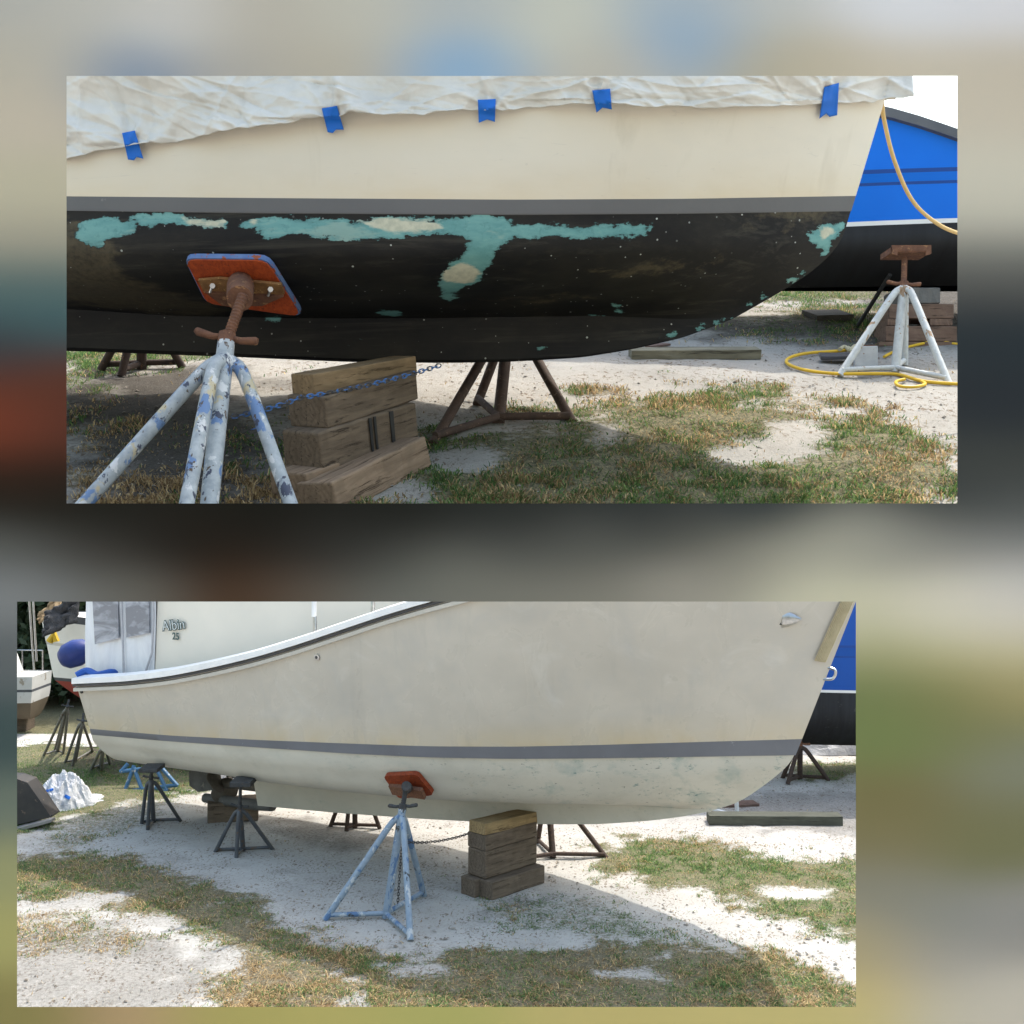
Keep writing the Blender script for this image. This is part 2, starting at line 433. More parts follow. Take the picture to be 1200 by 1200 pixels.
def ground_mat(name, k, sand, sand2, soil, damp):
    m = Mat(name, .95, .1)
    a = m.attr('grass'); st = m.attr('straw')
    n1 = m.noise(1.3*k, 6, .65); n2 = m.noise(22*k, 5, .7); n3 = m.noise(90*k, 3, .7)
    c = m.mix(m.ramp(n1, .35, .7), sand, sand2)
    c = m.mix(m.ramp(n2, .55, .72, 0, .55), c, damp)
    c = m.mix(m.ramp(n3, .62, .7, 0, .5), c, tuple(v*.45 for v in damp))
    leaf = m.math('MULTIPLY', m.ramp(m.noise(30*k, 4, .65, (1, .5, 1), .5), .565, .60, 0, .8), m.ramp(m.noise(2.3*k, 4, .6), .42, .56))     # scraps of dead leaf in the sand
    c = m.mix(leaf, c, (.13, .085, .05))
    cov = m.math('ADD', a, m.ramp(n2, .3, .7, -.35, .35))
    n4 = m.noise(55*k, 6, .75, (1, .7, 1), .8)
    so = m.mix(m.ramp(n4, .42, .58), tuple(v*.22 for v in soil), tuple(v*1.8 for v in soil))
    so = m.mix(m.ramp(n2, .4, .65, 0, .6), so, tuple(v*.6 for v in soil))
    so = m.mix(m.math('MULTIPLY', st, .6), so, m.mix(m.ramp(n4, .4, .6), (.03, .045, .016), (.13, .145, .06)))
    c = m.mix(m.ramp(cov, .3, .75, 0, .9), c, so)
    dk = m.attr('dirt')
    dirt_shade_c = m.mix(m.ramp(n3, .4, .7), (.035, .030, .025), (.10, .088, .074))  # one dark colour for real soil and for painted shade
    c = m.mix(m.ramp(m.math('ADD', dk, m.ramp(n2, .3, .7, -.16, .16)), .12, .9, 0, .92), c, dirt_shade_c)
    m.color(c)
    h = m.math('ADD', m.math('MULTIPLY', n2, .6), n3)
    m.bump(h, .6, .03/k)
    return m.m
def sheet(name, xs, ys, zf, pats, bare, dirt, k, seed, mat):
    X, Y = np.meshgrid(xs, ys); x = X.ravel(); y = Y.ravel()
    g, gr = grassiness(x, y, pats, bare, k, seed)
    z = zf(x, y)+((fbm(x*1.3*k, y*1.3*k, seed+5)-.5)*.06+(fbm(x*6*k, y*6*k, seed+9)-.5)*.03+g*.012)/k
    nx = len(xs); ny = len(ys)
    me = bpy.data.meshes.new(name)
    i, j = np.meshgrid(np.arange(nx-1), np.arange(ny-1)); a = (j*nx+i).ravel()
    fs = np.stack([a, a+1, a+nx+1, a+nx], 1)
    me.from_pydata(np.stack([x, y, z], 1).tolist(), [], fs.tolist()); me.update()
    me.polygons.foreach_set('use_smooth', [True]*len(me.polygons))
    dd = np.zeros_like(x)
    for poly, w in dirt:
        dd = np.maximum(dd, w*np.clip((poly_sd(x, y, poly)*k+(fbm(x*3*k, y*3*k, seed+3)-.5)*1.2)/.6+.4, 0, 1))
    for nm, val in (('grass', g), ('straw', gr), ('dirt', dd)):
        at = me.attributes.new(nm, 'FLOAT', 'POINT'); at.data.foreach_set('value', val.astype(np.float32))
    o = bpy.data.objects.new(name, me); COL.objects.link(o); me.materials.append(mat); o['kind'] = 'structure'
    return o
def spaced(lo, a, b, hi, d):
    mid = list(np.arange(a, b, d)); out = list(mid); v = a; s = d
    while v > lo: s *= 1.5; v -= s; out.append(v)
    v = mid[-1]; s = d
    while v < hi: s *= 1.5; v += s; out.append(v)
    return np.array(sorted(out))
DARK2 = [(to2(q), w) for q, w in [([(330,955),(430,965),(480,985),(420,1000),(340,985),(300,965)], .55), ([(840,925),(1100,925),(1100,990),(900,975),(850,960)], .5), ([(560,1050),(640,1045),(660,1060),(560,1075)], .4),  # darker ground below the hulls and round the stack's foot
  ([(-60,1085),(150,1075),(260,1110),(250,1230),(-60,1230)], .5), ([(-60,990),(200,1000),(420,1105),(700,1110),(1050,1160),(1050,1230),(240,1230),(240,1120),(100,1075),(-60,1070)], .3), ([(380,930),(560,960),(540,1060),(300,1050)], .22),  # foreground patches: grey gravel, darkened further to temper the sunlit sand
  ([(60,862),(150,880),(250,900),(240,912),(100,900)], .8)]]
DIRT_SHADE1 = [(to1(q), w) for q, w in [([(60,430),(240,430),(345,470),(350,570),(330,660),(40,660)], .95), ([(700,372),(1200,372),(1200,408),(1000,408),(830,398)], .85), ([(1000,340),(1200,336),(1200,400),(1030,395)], .9)]]  # left patch is dark soil; the others paint the blue boat's shade
m2 = ground_mat('lower_sand', 1.0, (.45, .44, .42), (.36, .35, .33), (.18, .145, .085), (.19, .17, .145))
m1 = ground_mat('upper_sand', 2.6, (.38, .36, .325), (.30, .283, .252), (.18, .145, .085), (.18, .16, .135))
def flat(x, y): return np.zeros_like(x)
sheet('lower_yard_ground', spaced(-1200, -9.5, 8.5, 1200, .075), spaced(-400, 10.5, 27, 1500, .075), flat, GR2, BARE2, DARK2, 1.0, 11, m2)
up = sheet('upper_yard_ground', np.arange(-2.6, 3.01, .02), np.arange(1.80, 5.7, .02), lambda x, y: 5-K1+M1*y, GR1, BARE1, DIRT_SHADE1, 2.6, 23, m1)
db = MB()                                 # the bank's underside: a timber deck on posts carries the upper yard
zz = lambda y: g1(y)-.045
db.add([(-2.6, 1.80, zz(1.8)), (3.0, 1.80, zz(1.8)), (3.0, 5.68, zz(5.68)), (-2.6, 5.68, zz(5.68)),
        (-2.6, 1.80, zz(1.8)+.02), (3.0, 1.80, zz(1.8)+.02), (3.0, 5.68, zz(5.68)+.02), (-2.6, 5.68, zz(5.68)+.02)],
       [(3, 2, 1, 0), (4, 5, 6, 7), (0, 1, 5, 4), (1, 2, 6, 5), (2, 3, 7, 6), (3, 0, 4, 7)])
deckm = wood('deck_timber', (.45, .40, .32), (.36, .31, .24), (.14, .11, .08), 2)
tp = empty('raised_terrace', (0, 3.7, 0), 0, 'raised timber terrace carrying the upper boat yard on tall posts', 'terrace')
db.build('deck', deckm, tp, smooth=False)
for x in (-2.5, 2.9):
    for y in (2.2, 5.5):
        pb = MB(); h = zz(y)/2; pb.box((x, y, h), (.06, 0, 0), (0, .06, 0), (0, 0, h)); pb.build('post', deckm, tp)

# grass blades: one mesh for each yard
def blades(name, n, box, pats, bare, zf, k, hmul, seed, label):
    r = np.random.default_rng(seed)
    # more blades near, fewer far
    u = r.random(n*3); y = box[2]*(box[3]/box[2])**u
    x = (r.random(n*3)*2-1)*y*box[1]+box[0]*y
    g, gr = grassiness(x, y, pats, bare, k, seed_of[name])
    clump = fbm(x*9*k, y*9*k, seed+2, 3)
    dens = np.clip(g*1.15-.12, 0, 1)*np.clip((clump-.33)*3.2, .12, 1)+.012*(fbm(x*4*k, y*4*k, seed+31, 3) > .62)
    keep = r.random(n*3) < dens
    x, y, g, gr = x[keep][:n], y[keep][:n], g[keep][:n], gr[keep][:n]; m = len(x)
    h = (.018+.042*r.random(m)**1.8*(.5+g))*hmul
    w = (.0022+.0024*r.random(m))*hmul*1.1
    a = r.random(m)*2*math.pi; la = r.random(m)*2*math.pi
    lean = (.4+2.0*r.random(m)**1.1)
    bx, by = np.cos(a)*w, np.sin(a)*w
    z = zf(x, y)
    lx, ly = np.cos(la)*lean*h, np.sin(la)*lean*h
    V = np.empty((m, 5, 3))
    V[:, 0] = np.stack([x-bx, y-by, z-.004], 1); V[:, 1] = np.stack([x+bx, y+by, z-.004], 1)
    V[:, 2] = np.stack([x+bx*.7+lx*.4, y+by*.7+ly*.4, z+h*np.maximum(.3, .62-.12*lean)], 1); V[:, 3] = np.stack([x-bx*.7+lx*.4, y-by*.7+ly*.4, z+h*np.maximum(.3, .62-.12*lean)], 1)
    V[:, 4] = np.stack([x+lx, y+ly, z+h*np.maximum(.25, .95-.4*lean)], 1)
    base = np.arange(m)[:, None]*5
    quads = base+np.array([[0, 1, 2, 3]]); tris = base+np.array([[3, 2, 4]])
    me = bpy.data.meshes.new(name)
    me.vertices.add(m*5); me.vertices.foreach_set('co', V.astype(np.float32).ravel())
    me.loops.add(m*7)
    li = np.concatenate([quads, tris], 1).astype(np.int32).ravel(); me.loops.foreach_set('vertex_index', li)
    me.polygons.add(m*2)
    ls = (np.arange(m)[:, None]*7+np.array([[0, 4]])).ravel().astype(np.int32); me.polygons.foreach_set('loop_start', ls)
    me.update(calc_edges=True); me.validate()
    green = np.array([[.085, .15, .045], [.13, .185, .06], [.055, .115, .04]]); straw = np.array([[.40, .30, .16], [.30, .21, .105], [.18, .12, .065]])
    patch = fbm(x*2.6*k, y*2.6*k, seed+61, 3)-.5
    pick = (r.random(m) < gr*.95+.05+patch*1.2)
    c = np.where(pick[:, None], green[r.integers(0, 3, m)], straw[r.integers(0, 3, m)])*(.95+.75*r.random((m, 1)))
    c4 = np.concatenate([np.repeat(c, 5, 0), np.ones((m*5, 1))], 1)
    at = me.color_attributes.new('col', 'FLOAT_COLOR', 'POINT'); at.data.foreach_set('color', c4.astype(np.float32).ravel())
    o = bpy.data.objects.new(name, me); COL.objects.link(o); me.materials.append(GRASS)
    tag(o, label, 'grass', kind='stuff')
gm = Mat('grass_blade', .7, .2); gm.color(gm.attr('col', 'Color'))
tr = gm.n('ShaderNodeBsdfTranslucent'); gm.link(gm.attr('col', 'Color'), tr.inputs[0])
mx = gm.n('ShaderNodeMixShader'); mx.inputs[0].default_value = .35
gm.link(gm.b.outputs[0], mx.inputs[1]); gm.link(tr.outputs[0], mx.inputs[2]); gm.link(mx.outputs[0], gm.t.nodes['Material Output'].inputs[0])
GRASS = gm.m
seed_of = {'lower_yard_grass': 11, 'upper_yard_grass': 23}
blades('lower_yard_grass', 260000, (-.06, .42, 11.2, 26), GR2, BARE2, flat, 1.0, 1.25, 3, 'patchy green and straw grass in the white sand of the lower yard')
blades('upper_yard_grass', 230000, (0, .44, 1.9, 5.6), GR1, BARE1, lambda x, y: 5-K1+M1*y, 2.6, .36, 5, 'short green and straw grass on the sloping sand of the upper yard')
# loose stones and bits in the sand
def pebbles(name, n, box, zf, size, seed, mat, label):
    r = np.random.default_rng(seed); mb = []
    u = r.random(n); y = box[2]*(box[3]/box[2])**u; x = (r.random(n)*2-1)*y*box[1]+box[0]*y; z = zf(x, y)
    base = np.array([(1, 0, 0), (0, 1, 0), (-1, 0, 0), (0, -1, 0), (0, 0, 1), (0, 0, -.6)])
    fc = [(0, 1, 4), (1, 2, 4), (2, 3, 4), (3, 0, 4), (1, 0, 5), (2, 1, 5), (3, 2, 5), (0, 3, 5)]
    vs = []; fs = []
    for i in range(n):
        s = size*(.4+1.4*r.random()**3); an = r.random()*6.28; ca, sa = math.cos(an), math.sin(an)
        el = .5+r.random(); b = len(vs)
        for p in base*(.7+.6*r.random((6, 3))):
            px, py, pz = p[0]*s*el, p[1]*s, p[2]*s*.6
            vs.append((x[i]+px*ca-py*sa, y[i]+px*sa+py*ca, z[i]+pz))
        fs += [tuple(b+k for k in f) for f in fc]
    me = bpy.data.meshes.new(name); me.from_pydata(vs, [], fs); me.update(); me.materials.append(mat)
    o = bpy.data.objects.new(name, me); COL.objects.link(o); tag(o, label, 'gravel', kind='stuff')
peb = weathered('pebble', (.30, .28, .25), (.12, .10, .08), 3, .9)
pebbles('lower_yard_gravel', 7000, (-.06, .42, 11.2, 24), flat, .017, 8, peb, 'scattered small stones and bark bits on the lower yard')
pebbles('upper_yard_gravel', 6000, (0, .44, 1.9, 5), lambda x, y: 5-K1+M1*y, .0034, 9, peb, 'scattered small stones and bark bits on the upper yard')

#@@COMMON
# ------------------------------------------------------------------ shared paints
RUST = weathered('rust', (.20, .095, .055), (.10, .05, .035), 40, .85, (.30, .16, .08), 60, .6, bump=.5, bd=.003)
DRUST = weathered('dark_rust', (.075, .05, .04), (.04, .032, .03), 25, .85, (.14, .085, .055), 40, .6, bump=.4)
IRON = weathered('dark_iron', (.05, .055, .06), (.03, .03, .032), 18, .7, (.09, .06, .045), 40, .6)
STEEL = weathered('bright_steel', (.5, .5, .5), (.35, .35, .36), 20, .3, metal=1, bump=0)
REDPAD = None
def padmat(name, k, d=1.0):
    m = Mat(name, .65, .3)
    g = m.noise(30*k, 7, .7, (1, .15, 1), 1)
    c = m.mix(m.ramp(g, .35, .62), (.46*d, .085*d, .022*d), (.27*d, .045*d, .016*d))
    c = m.mix(m.ramp(m.noise(22*k, 6, .7), .60, .66), c, (.07, .03, .018))
    c = m.mix(m.ramp(m.noise(50*k, 6, .7), .68, .72), c, (.50, .25, .10))
    m.color(c); m.bump(g, .4, .004/k); return m.m
def paintmat(name, base, base2, chips, k):
    """worn pipe paint: chips = (colour, scale, threshold)"""
    m = Mat(name, .5, .35)
    c = m.mix(m.ramp(m.noise(6*k, 5, .6), .35, .65), base, base2)
    for col, sc, th in chips:
        c = m.mix(m.ramp(m.noise(sc*k, 5, .6, (1, 1, .6), .3), th, th+.025), c, col)
    m.color(c); m.bump(m.noise(30*k, 5), .2, .003/k); return m.m
def fillet(a, b, c, r=.25, n=4):          # a short rounded corner at b
    a, b, c = Vector(a), Vector(b), Vector(c); p = b.lerp(a, r); q = b.lerp(c, r)
    return [a]+[(p*(1-t)**2+b*2*t*(1-t)+q*t*t) for t in [i/n for i in range(n+1)]]+[c]
def stand(label, group, hub, feet, top, screw_top, r, paint, name='jack_stand', handle=None, screwmat=None, post_low=True, shoulder=.88):
    """three bent legs, a centre pipe, three bottom braces, a screw with its handle nut"""
    hub = Vector(hub); top = Vector(top); screw_top = Vector(screw_top); screwmat = screwmat or RUST
    root = empty(name, hub, 0, label, 'boat stand', group)
    mb = MB(); mb.tube([hub+Vector((0, 0, 0)), hub.lerp(top, .5), top], r, 14); mb.build('centre_pipe', paint, root)
    ax = (top-hub).normalized()
    for f in feet:
        f = Vector(f)
        a = hub.lerp(top, shoulder+.06)
        out = (f-hub); out.z = 0
        sh = hub.lerp(top, shoulder)+out.normalized()*r*2.1
        mb = MB(); mb.tube(fillet(a, sh, f, .22), r*.80, 12); mb.build('leg', paint, root)
        mb = MB(); mb.tube([hub+Vector((0, 0, r*1.2)), f.lerp(hub, .04)+Vector((0, 0, r*1.2))], r*.62, 10); mb.build('brace', paint, root)
    # threaded screw
    L = (screw_top-top).length; n = max(24, int(L/(r*.22)))
    mb = MB(); mb.tube([top.lerp(screw_top, i/n) for i in range(n+1)], [r*.62*(1+.09*(1 if i % 2 else -1)) for i in range(n+1)], 12); mb.build('screw', screwmat, root)
    # nut with two handle bars
    hd = handle or Vector((1, -.15, -.1)).normalized()
    mb = MB(); mb.tube([top-ax*r*.2, top+ax*r*1.2], r*1.02, 8); nut = mb.build('nut', screwmat, root)
    c = top+ax*r*.9; hl = r*3.7
    mb = MB(); mb.tube([c-hd*hl+ax*r*.2, c-hd*hl*.93, c-hd*hl*.45-ax*r*.3, c, c+hd*hl*.45-ax*r*.3, c+hd*hl*.93, c+hd*hl], [r*.40, r*.50, r*.42, r*.3, r*.42, r*.50, r*.40], 10)
    mb.build('handle', screwmat, root)
    return root
def plate(root, corners, nrm, th, matf, edge=None, name='pad'):
    """flat pad with clipped corners; corners in order, nrm points away from the hull"""
    n = len(corners); poly = []
    for i in range(n):
        a, b, c = Vector(corners[i-1]), Vector(corners[i]), Vector(corners[(i+1) % n])
        p = b.lerp(a, .13); q = b.lerp(c, .13)
        for t in (0, .33, .66, 1): poly.append(p*(1-t)**2+b*2*t*(1-t)+q*t*t)
    mb = MB()
    if edge:
        mb.prism(poly, Vector(nrm)*th*.8); o = mb.build(name+'_edge', edge, root)
        cen = sum(poly, Vector())/len(poly)
        m3 = MB(); m3.prism([cen+(p-cen)*.965+Vector(nrm)*th*.55 for p in poly], Vector(nrm)*th*.45); return m3.build(name, matf, root)
    mb.prism(poly, Vector(nrm)*th); return mb.build(name, matf, root)
def beam(name, label, group, a, b, side, h, mat, cat='timber', up=None, wob=.02):
    """timber block: a..b run along one bottom edge, side = across vector from that edge, h = height"""
    a, b, side = Vector(a), Vector(b), Vector(side)
    ex = (b-a).normalized(); sy = (side-ex*side.dot(ex)); w = sy.length; sy.normalize(); ez = ex.cross(sy)
    if ez.z < 0: ez = -ez
    M = Matrix((ex, sy, ex.cross(sy))).transposed()
    c = (a+b)/2+sy*w/2+ez*h/2
    o_me = MB(); L = (b-a).length; nx = 10
    sgz = 1
    rows = []
    rr = random.Random(label)
    q = [Vector((0, -w/2, -h/2)), Vector((0, w/2, -h/2)), Vector((0, w/2, h/2)), Vector((0, -w/2, h/2))]
    vsl = []
    for i in range(nx+1):
        x = -L/2+L*i/nx
        for k in q:
            vsl.append(Vector((x, k.y+rr.uniform(-1, 1)*w*wob, k.z+rr.uniform(-1, 1)*h*wob*.6)))
    fs = [(3, 2, 1, 0), tuple(nx*4+k for k in range(4))]
    for i in range(nx):
        for k in range(4): fs.append((i*4+k, i*4+(k+1) % 4, i*4+4+(k+1) % 4, i*4+4+k))
    me = bpy.data.meshes.new(name); me.from_pydata(vsl, [], fs); me.update(); fixn(me)
    o = bpy.data.objects.new(name, me); COL.objects.link(o)
    o.location = c; o.rotation_euler = M.to_euler(); me.materials.append(mat)
    bv = o.modifiers.new('edge', 'BEVEL'); bv.width = min(w, h)*.06; bv.segments = 2; bv.limit_method = 'ANGLE'; bv.angle_limit = R(50)
    if label: tag(o, label, cat, group)
    return o
def chain(name, label, pts, link, mat):
    pts = [Vector(p) for p in pts]
    # resample
    cum = [0]
    for i in range(1, len(pts)): cum.append(cum[-1]+(pts[i]-pts[i-1]).length)
    n = int(cum[-1]/(link*1.35)); mb = MB()
    def at(d):
        for i in range(1, len(pts)):
            if d <= cum[i]+1e-9: return pts[i-1].lerp(pts[i], (d-cum[i-1])/max(cum[i]-cum[i-1], 1e-9))
        return pts[-1]
    for i in range(n):
        c = at(cum[-1]*(i+.5)/n); t = (at(min(cum[-1], cum[-1]*(i+.6)/n))-at(cum[-1]*(i+.4)/n)).normalized()
        a = t.cross(Vector((0, 0, 1))).normalized() if abs(t.z) < .95 else Vector((1, 0, 0)); b = t.cross(a)
        w = a if i % 2 else b
        ring = [c+t*math.cos(q)*link*.95+w*math.sin(q)*link*.5 for q in [2*math.pi*k/12 for k in range(12)]]
        mb.tube(ring, link*.17, 6, closed=True)
    return tag(mb.build(name, mat), label, 'chain')
def sagline(a, b, sag, n=24):
    a, b = Vector(a), Vector(b)
    return [a.lerp(b, i/n)-Vector((0, 0, sag*4*(i/n)*(1-i/n))) for i in range(n+1)]
def smooth_path(pts, n=8):
    pts = [Vector(p) for p in pts]; out = []
    for i in range(len(pts)-1):
        p0 = pts[max(i-1, 0)]; p3 = pts[min(i+2, len(pts)-1)]
        for k in range(n): out.append(crom(p0, pts[i], pts[i+1], p3, k/n))
    return out+[pts[-1]]

#@@BOAT2
# ================================================================== LOWER YARD: the stripped cream boat
def cream(name, sand=True):
    m = Mat(name, .38, .4)
    n1 = m.noise(.45, 4, .6, (1, 1, 1.6)); n2 = m.noise(1.4, 6, .62, (1.1, 1, .8), .6); n3 = m.noise(25, 5, .7)
    c = m.mix(m.ramp(n1, .35, .65), (.49, .452, .395), (.41, .378, .33))
    c = m.mix(m.ramp(n2, .5, .72, 0, .5), c, (.37, .36, .345))                    # cloudy sanding haze
    st = m.ramp(m.noise(2, 5, .6, (.8, 1, .8), 1.2), .58, .75, 0, .4)
    c = m.mix(st, c, (.56, .54, .50))
    ya = m.attr('yellow'); c = m.mix(m.math('MULTIPLY', ya, m.ramp(n2, .35, .65, .25, 1)), c, (.50, .40, .24))
    c = m.mix(m.ramp(n3, .70, .78, 0, .2), c, (.35, .31, .26))
    run = m.ramp(m.noise(5, 4, .6, (1, 1, .05), .3), .58, .72, 0, .22); c = m.mix(run, c, (.30, .285, .26))
    scr = m.ramp(m.noise(9, 4, .7, (.12, 1, 3), 2), .64, .67, 0, .25); c = m.mix(scr, c, (.56, .54, .50))
    m.color(c); m.rough(m.ramp(n2, .3, .7, .18, .45)); m.bump(m.noise(3, 3), .05, .02); return m.m
def stripped(name):
    m = Mat(name, .75, .2)
    n1 = m.noise(.9, 5, .6); n2 = m.noise(5, 6, .65)
    c = m.mix(m.ramp(n1, .35, .65), (.55, .525, .465), (.48, .46, .41))
    c = m.mix(m.ramp(m.noise(2.2, 6, .7, (.5, 1, 1)), .52, .68, 0, .5), c, (.42, .40, .345))
    sm = m.math('MULTIPLY', m.ramp(m.noise(1.5, 5, .65, dist=.5), .52, .68, 0, .75), m.attr('speck')); c = m.mix(m.math('MULTIPLY', sm, m.ramp(m.noise(8, 4, .7), .3, .65, .4, 1)), c, (.20, .285, .28))
    tl = m.math('MULTIPLY', m.ramp(m.noise(2.2, 6, .7), .47, .58), m.ramp(m.noise(13, 6, .75, (.6, 1, 1.4)), .55, .66))
    c = m.mix(m.math('MULTIPLY', tl, m.attr('speck')), c, (.095, .19, .19))
    bk = m.math('MULTIPLY', m.ramp(m.noise(17, 5, .75, (.4, 1, 1.5)), .635, .68), m.attr('speck'))
    c = m.mix(bk, c, (.06, .075, .075))
    c = m.mix(m.ramp(m.noise(7, 5, .7), .66, .74, 0, .5), c, (.40, .33, .22))
    m.color(c); m.bump(n2, .15, .01); return m.m
def set_attr(o, name, fn):
    me = o.data; at = me.attributes.new(name, 'FLOAT', 'POINT')
    at.data.foreach_set('value', np.array([fn(v.co) for v in me.vertices], dtype=np.float32))
N = 90
H2 = Hull((0, 15.9), (1, -.577))
sheer = [(60,799),(88,798),(150,795),(200,789),(250,779),(300,767),(350,752),(400,735),(450,718),(500,703),(560,687),(700,655),(850,628),(1000,610),(1045,604)]
stt = [(60,850),(105,854),(200,862),(300,867),(400,871),(500,874.5),(600,875),(700,873),(800,870),(940,866),(960,866)]
stb = [(60,858),(107,861),(200,869),(300,875),(400,880),(500,882.5),(600,883),(700,881.5),(800,879.5),(935,876),(960,876)]
biu = [(60,868),(112,872),(200,884),(300,897),(400,905),(500,911),(640,915),(800,912),(880,905),(919,901),(930,901)]
bil = [(60,884),(135,890),(180,897),(250,906),(300,915),(350,921),(400,927),(480,935),(560,939),(640,941),(720,941),(800,940),(872,936)]
gar = [(60,880),(160,890),(250,901),(300,909),(400,922),(500,930),(640,938),(760,945),(835,950)]
kee = [(200,940),(300,944),(400,953),(500,960),(560,963),(640,966),(700,966),(760,962),(800,957),(835,950)]
L2 = [H2.level(sheer, 88, (1042, 605), bshape(1.75, .80, 2.8), N), H2.level(stt, 105, (940, 866), bshape(1.58, .80, 2.1), N),
      H2.level(stb, 107, (935, 876), bshape(1.55, .80, 2.05), N), H2.level(biu, 112, (919, 901), bshape(1.46, .78, 1.9), N),
      H2.level(bil, 135, (872, 936), bshape(1.15, .80, 1.7), N), H2.level(gar, 160, (835, 950), bshape(.14, .9, 1.5), N)]
LK2 = [H2.level(gar, 296, (835, 950), bshape(.14, .9, 1.5), N), H2.level(kee, 302, (833, 951), bshape(.10, .9, 1.5), N)]
boat2 = empty('motor_boat', H2.C, H2.rz, 'cream motor boat sanded to bare pale bottom with faded grey stripe', 'motor boat')
CREAM2 = cream('topside_gelcoat'); BARE = stripped('stripped_bottom')
GREY = weathered('stripe_grey', (.155, .16, .185), (.13, .135, .155), 1.5, .5, (.25, .25, .27), 8, .68, bump=0)
ts = H2.skin(L2, 'topsides', CREAM2, boat2, 10, 0, 1)
zs = {}
srow = L2[1]
def stripe_z(x, row=srow): return np.interp(x, row[:, 0], row[:, 2])
set_attr(ts, 'yellow', lambda c: max(0, 1-(c.z-stripe_z(c.x))/.35)*.8)
sp = H2.skin(L2, 'boot_stripe', GREY, boat2, 2, 1, 2)
bt = H2.skin(L2, 'bottom', BARE, boat2, 10, 2, 5)
set_attr(bt, 'speck', lambda c: min(1, max(.12, (c.x+2.5)/4.0)))
kl = H2.skin(LK2, 'keel', BARE, boat2, 4)
set_attr(kl, 'speck', lambda c: .25)
H2.deck(L2[0], 'deck', CREAM2, boat2, .05)
H2.rays(boat2)
WHITE = weathered('white_rail', (.80, .80, .80), (.70, .70, .71), 3, .35, bump=0)
BLK = weathered('black_rubber', (.035, .035, .038), (.055, .055, .06), 8, .5, bump=0)
# rub rail: a white cap over a dark insert, on both sides of the sheer
def rail(root, row, dz, db, w, h, name, mat):
    mb = MB(); pts = []
    for sg in (-1, 1):
        side = []
        for (a, b, z) in (row if sg < 0 else row[::-1][1:]):
            side.append((a, sg, b, z))
        pts += side
    ring = []
    for (a, sg, b, z) in pts:
        inn = H2f.world(a, -sg*max(b+db-w, 0.0), z+dz); out = H2f.world(a, -sg*(b+db), z+dz)
        ring.append([inn+Vector((0, 0, h/2)), out+Vector((0, 0, h/2-.3*h)), out+Vector((0, 0, -h/2)), inn+Vector((0, 0, -h/2))])
    n = len(ring); vs = [v for r in ring for v in r]; fs = []
    for i in range(n-1):
        for k in range(4): fs.append((i*4+k, i*4+(k+1) % 4, i*4+4+(k+1) % 4, i*4+4+k))
    fs += [(3, 2, 1, 0), tuple((n-1)*4+k for k in range(4))]
    mb.add(vs, fs); return mb.build(name, mat, root, angle=50)
H2f = H2
rail(boat2, L2[0], .02, .07, .18, .12, 'gunwale_rail', WHITE)
rail(boat2, L2[0], -.062, .05, .10, .045, 'rail_insert', BLK)
mould = weathered('rail_mould', (.50, .47, .42), (.44, .42, .38), 3, .5, bump=0)
rail(boat2, L2[0], -.125, .035, .09, .075, 'rail_moulding', mould)

# cabin with its soft clear enclosure aft
def c2(px, py, b):                          # point on the plane b out from boat 2's centreline
    s, z = H2.hit(px, py, b); return H2.world(s, b, z)
def deck_z(s): return float(np.interp(s, L2[0][:, 0], L2[0][:, 2]))-.05
bc = 1.02
s0 = H2.hit(183, 760, bc)[0]; s1 = H2.hit(640, 700, bc)[0]
mb = MB(); zt = 4.6
secs = []
for i in range(21):
    s = s0+(s1-s0)*i/20; zb = deck_z(s)-.02
    secs.append([H2.world(s, bc+.03, zb), H2.world(s, bc, zb+.6), H2.world(s, bc-.06, zt-.1), H2.world(s, bc-.18, zt),
                 H2.world(s, -(bc-.18), zt), H2.world(s, -(bc-.06), zt-.1), H2.world(s, -bc, zb+.6), H2.world(s, -(bc+.03), zb)])
mb.grid(secs); mb.add(secs[0], [tuple(range(8))]); mb.add(secs[-1], [tuple(range(8))])
cabm = weathered('cabin_gelcoat', (.72, .67, .59), (.66, .62, .55), .8, .4, bump=.03)
cabin = mb.build('cabin', cabm, boat2, angle=35)
# enclosure: four fabric panels on a bow frame with window panes
VIN = Mat('white_vinyl', .45, .4); vn = VIN.noise(2.5, 5, .6, (1, 1, .25), 1)
VIN.color(VIN.mix(VIN.ramp(vn, .35, .65), (.72, .73, .76), (.58, .59, .63))); VIN.bump(vn, .5, .05); VIN = VIN.m
PANE = Mat('clear_vinyl', .12, .6); pn = PANE.noise(1.3, 4, .6, (1, 1, 3), 1)
PANE.color(PANE.mix(PANE.ramp(pn, .42, .58), (.36, .38, .43), (.16, .17, .20))); PANE.bump(pn, .25, .05); PANE = PANE.m  # greyish reflections and dark gaps painted into the pane colour
se0 = H2.hit(102, 750, bc)[0]
mb = MB(); rows = []
for i in range(17):
    s = se0+(s0-se0)*i/16; zb = deck_z(s)+.02
    rows.append([H2.world(s, bc+.02+.02*math.sin(i*1.3+k*.5), zb+(zt-zb)*k/12) for k in range(13)])
mb.grid(rows)
aft = [H2.world(se0, bc+.02-2*(bc+.02)*k/10, z) for z in (deck_z(se0)+.02, zt) for k in range(11)]
mb.grid([aft[:11], aft[11:]])
mb.grid([[H2.world(s0, -bc, zt), H2.world(s0, bc, zt)], [H2.world(se0, -bc, zt), H2.world(se0, bc, zt)]])
far = [[H2.world(se0+(s0-se0)*i/4, -(bc+.02), zb) for zb in (deck_z(se0)+.02, zt)] for i in range(5)]
mb.grid(far)
encl = mb.build('canvas_enclosure', VIN, boat2, angle=30)
def onb(px, py, b=bc+.07): return c2(px, py, b)
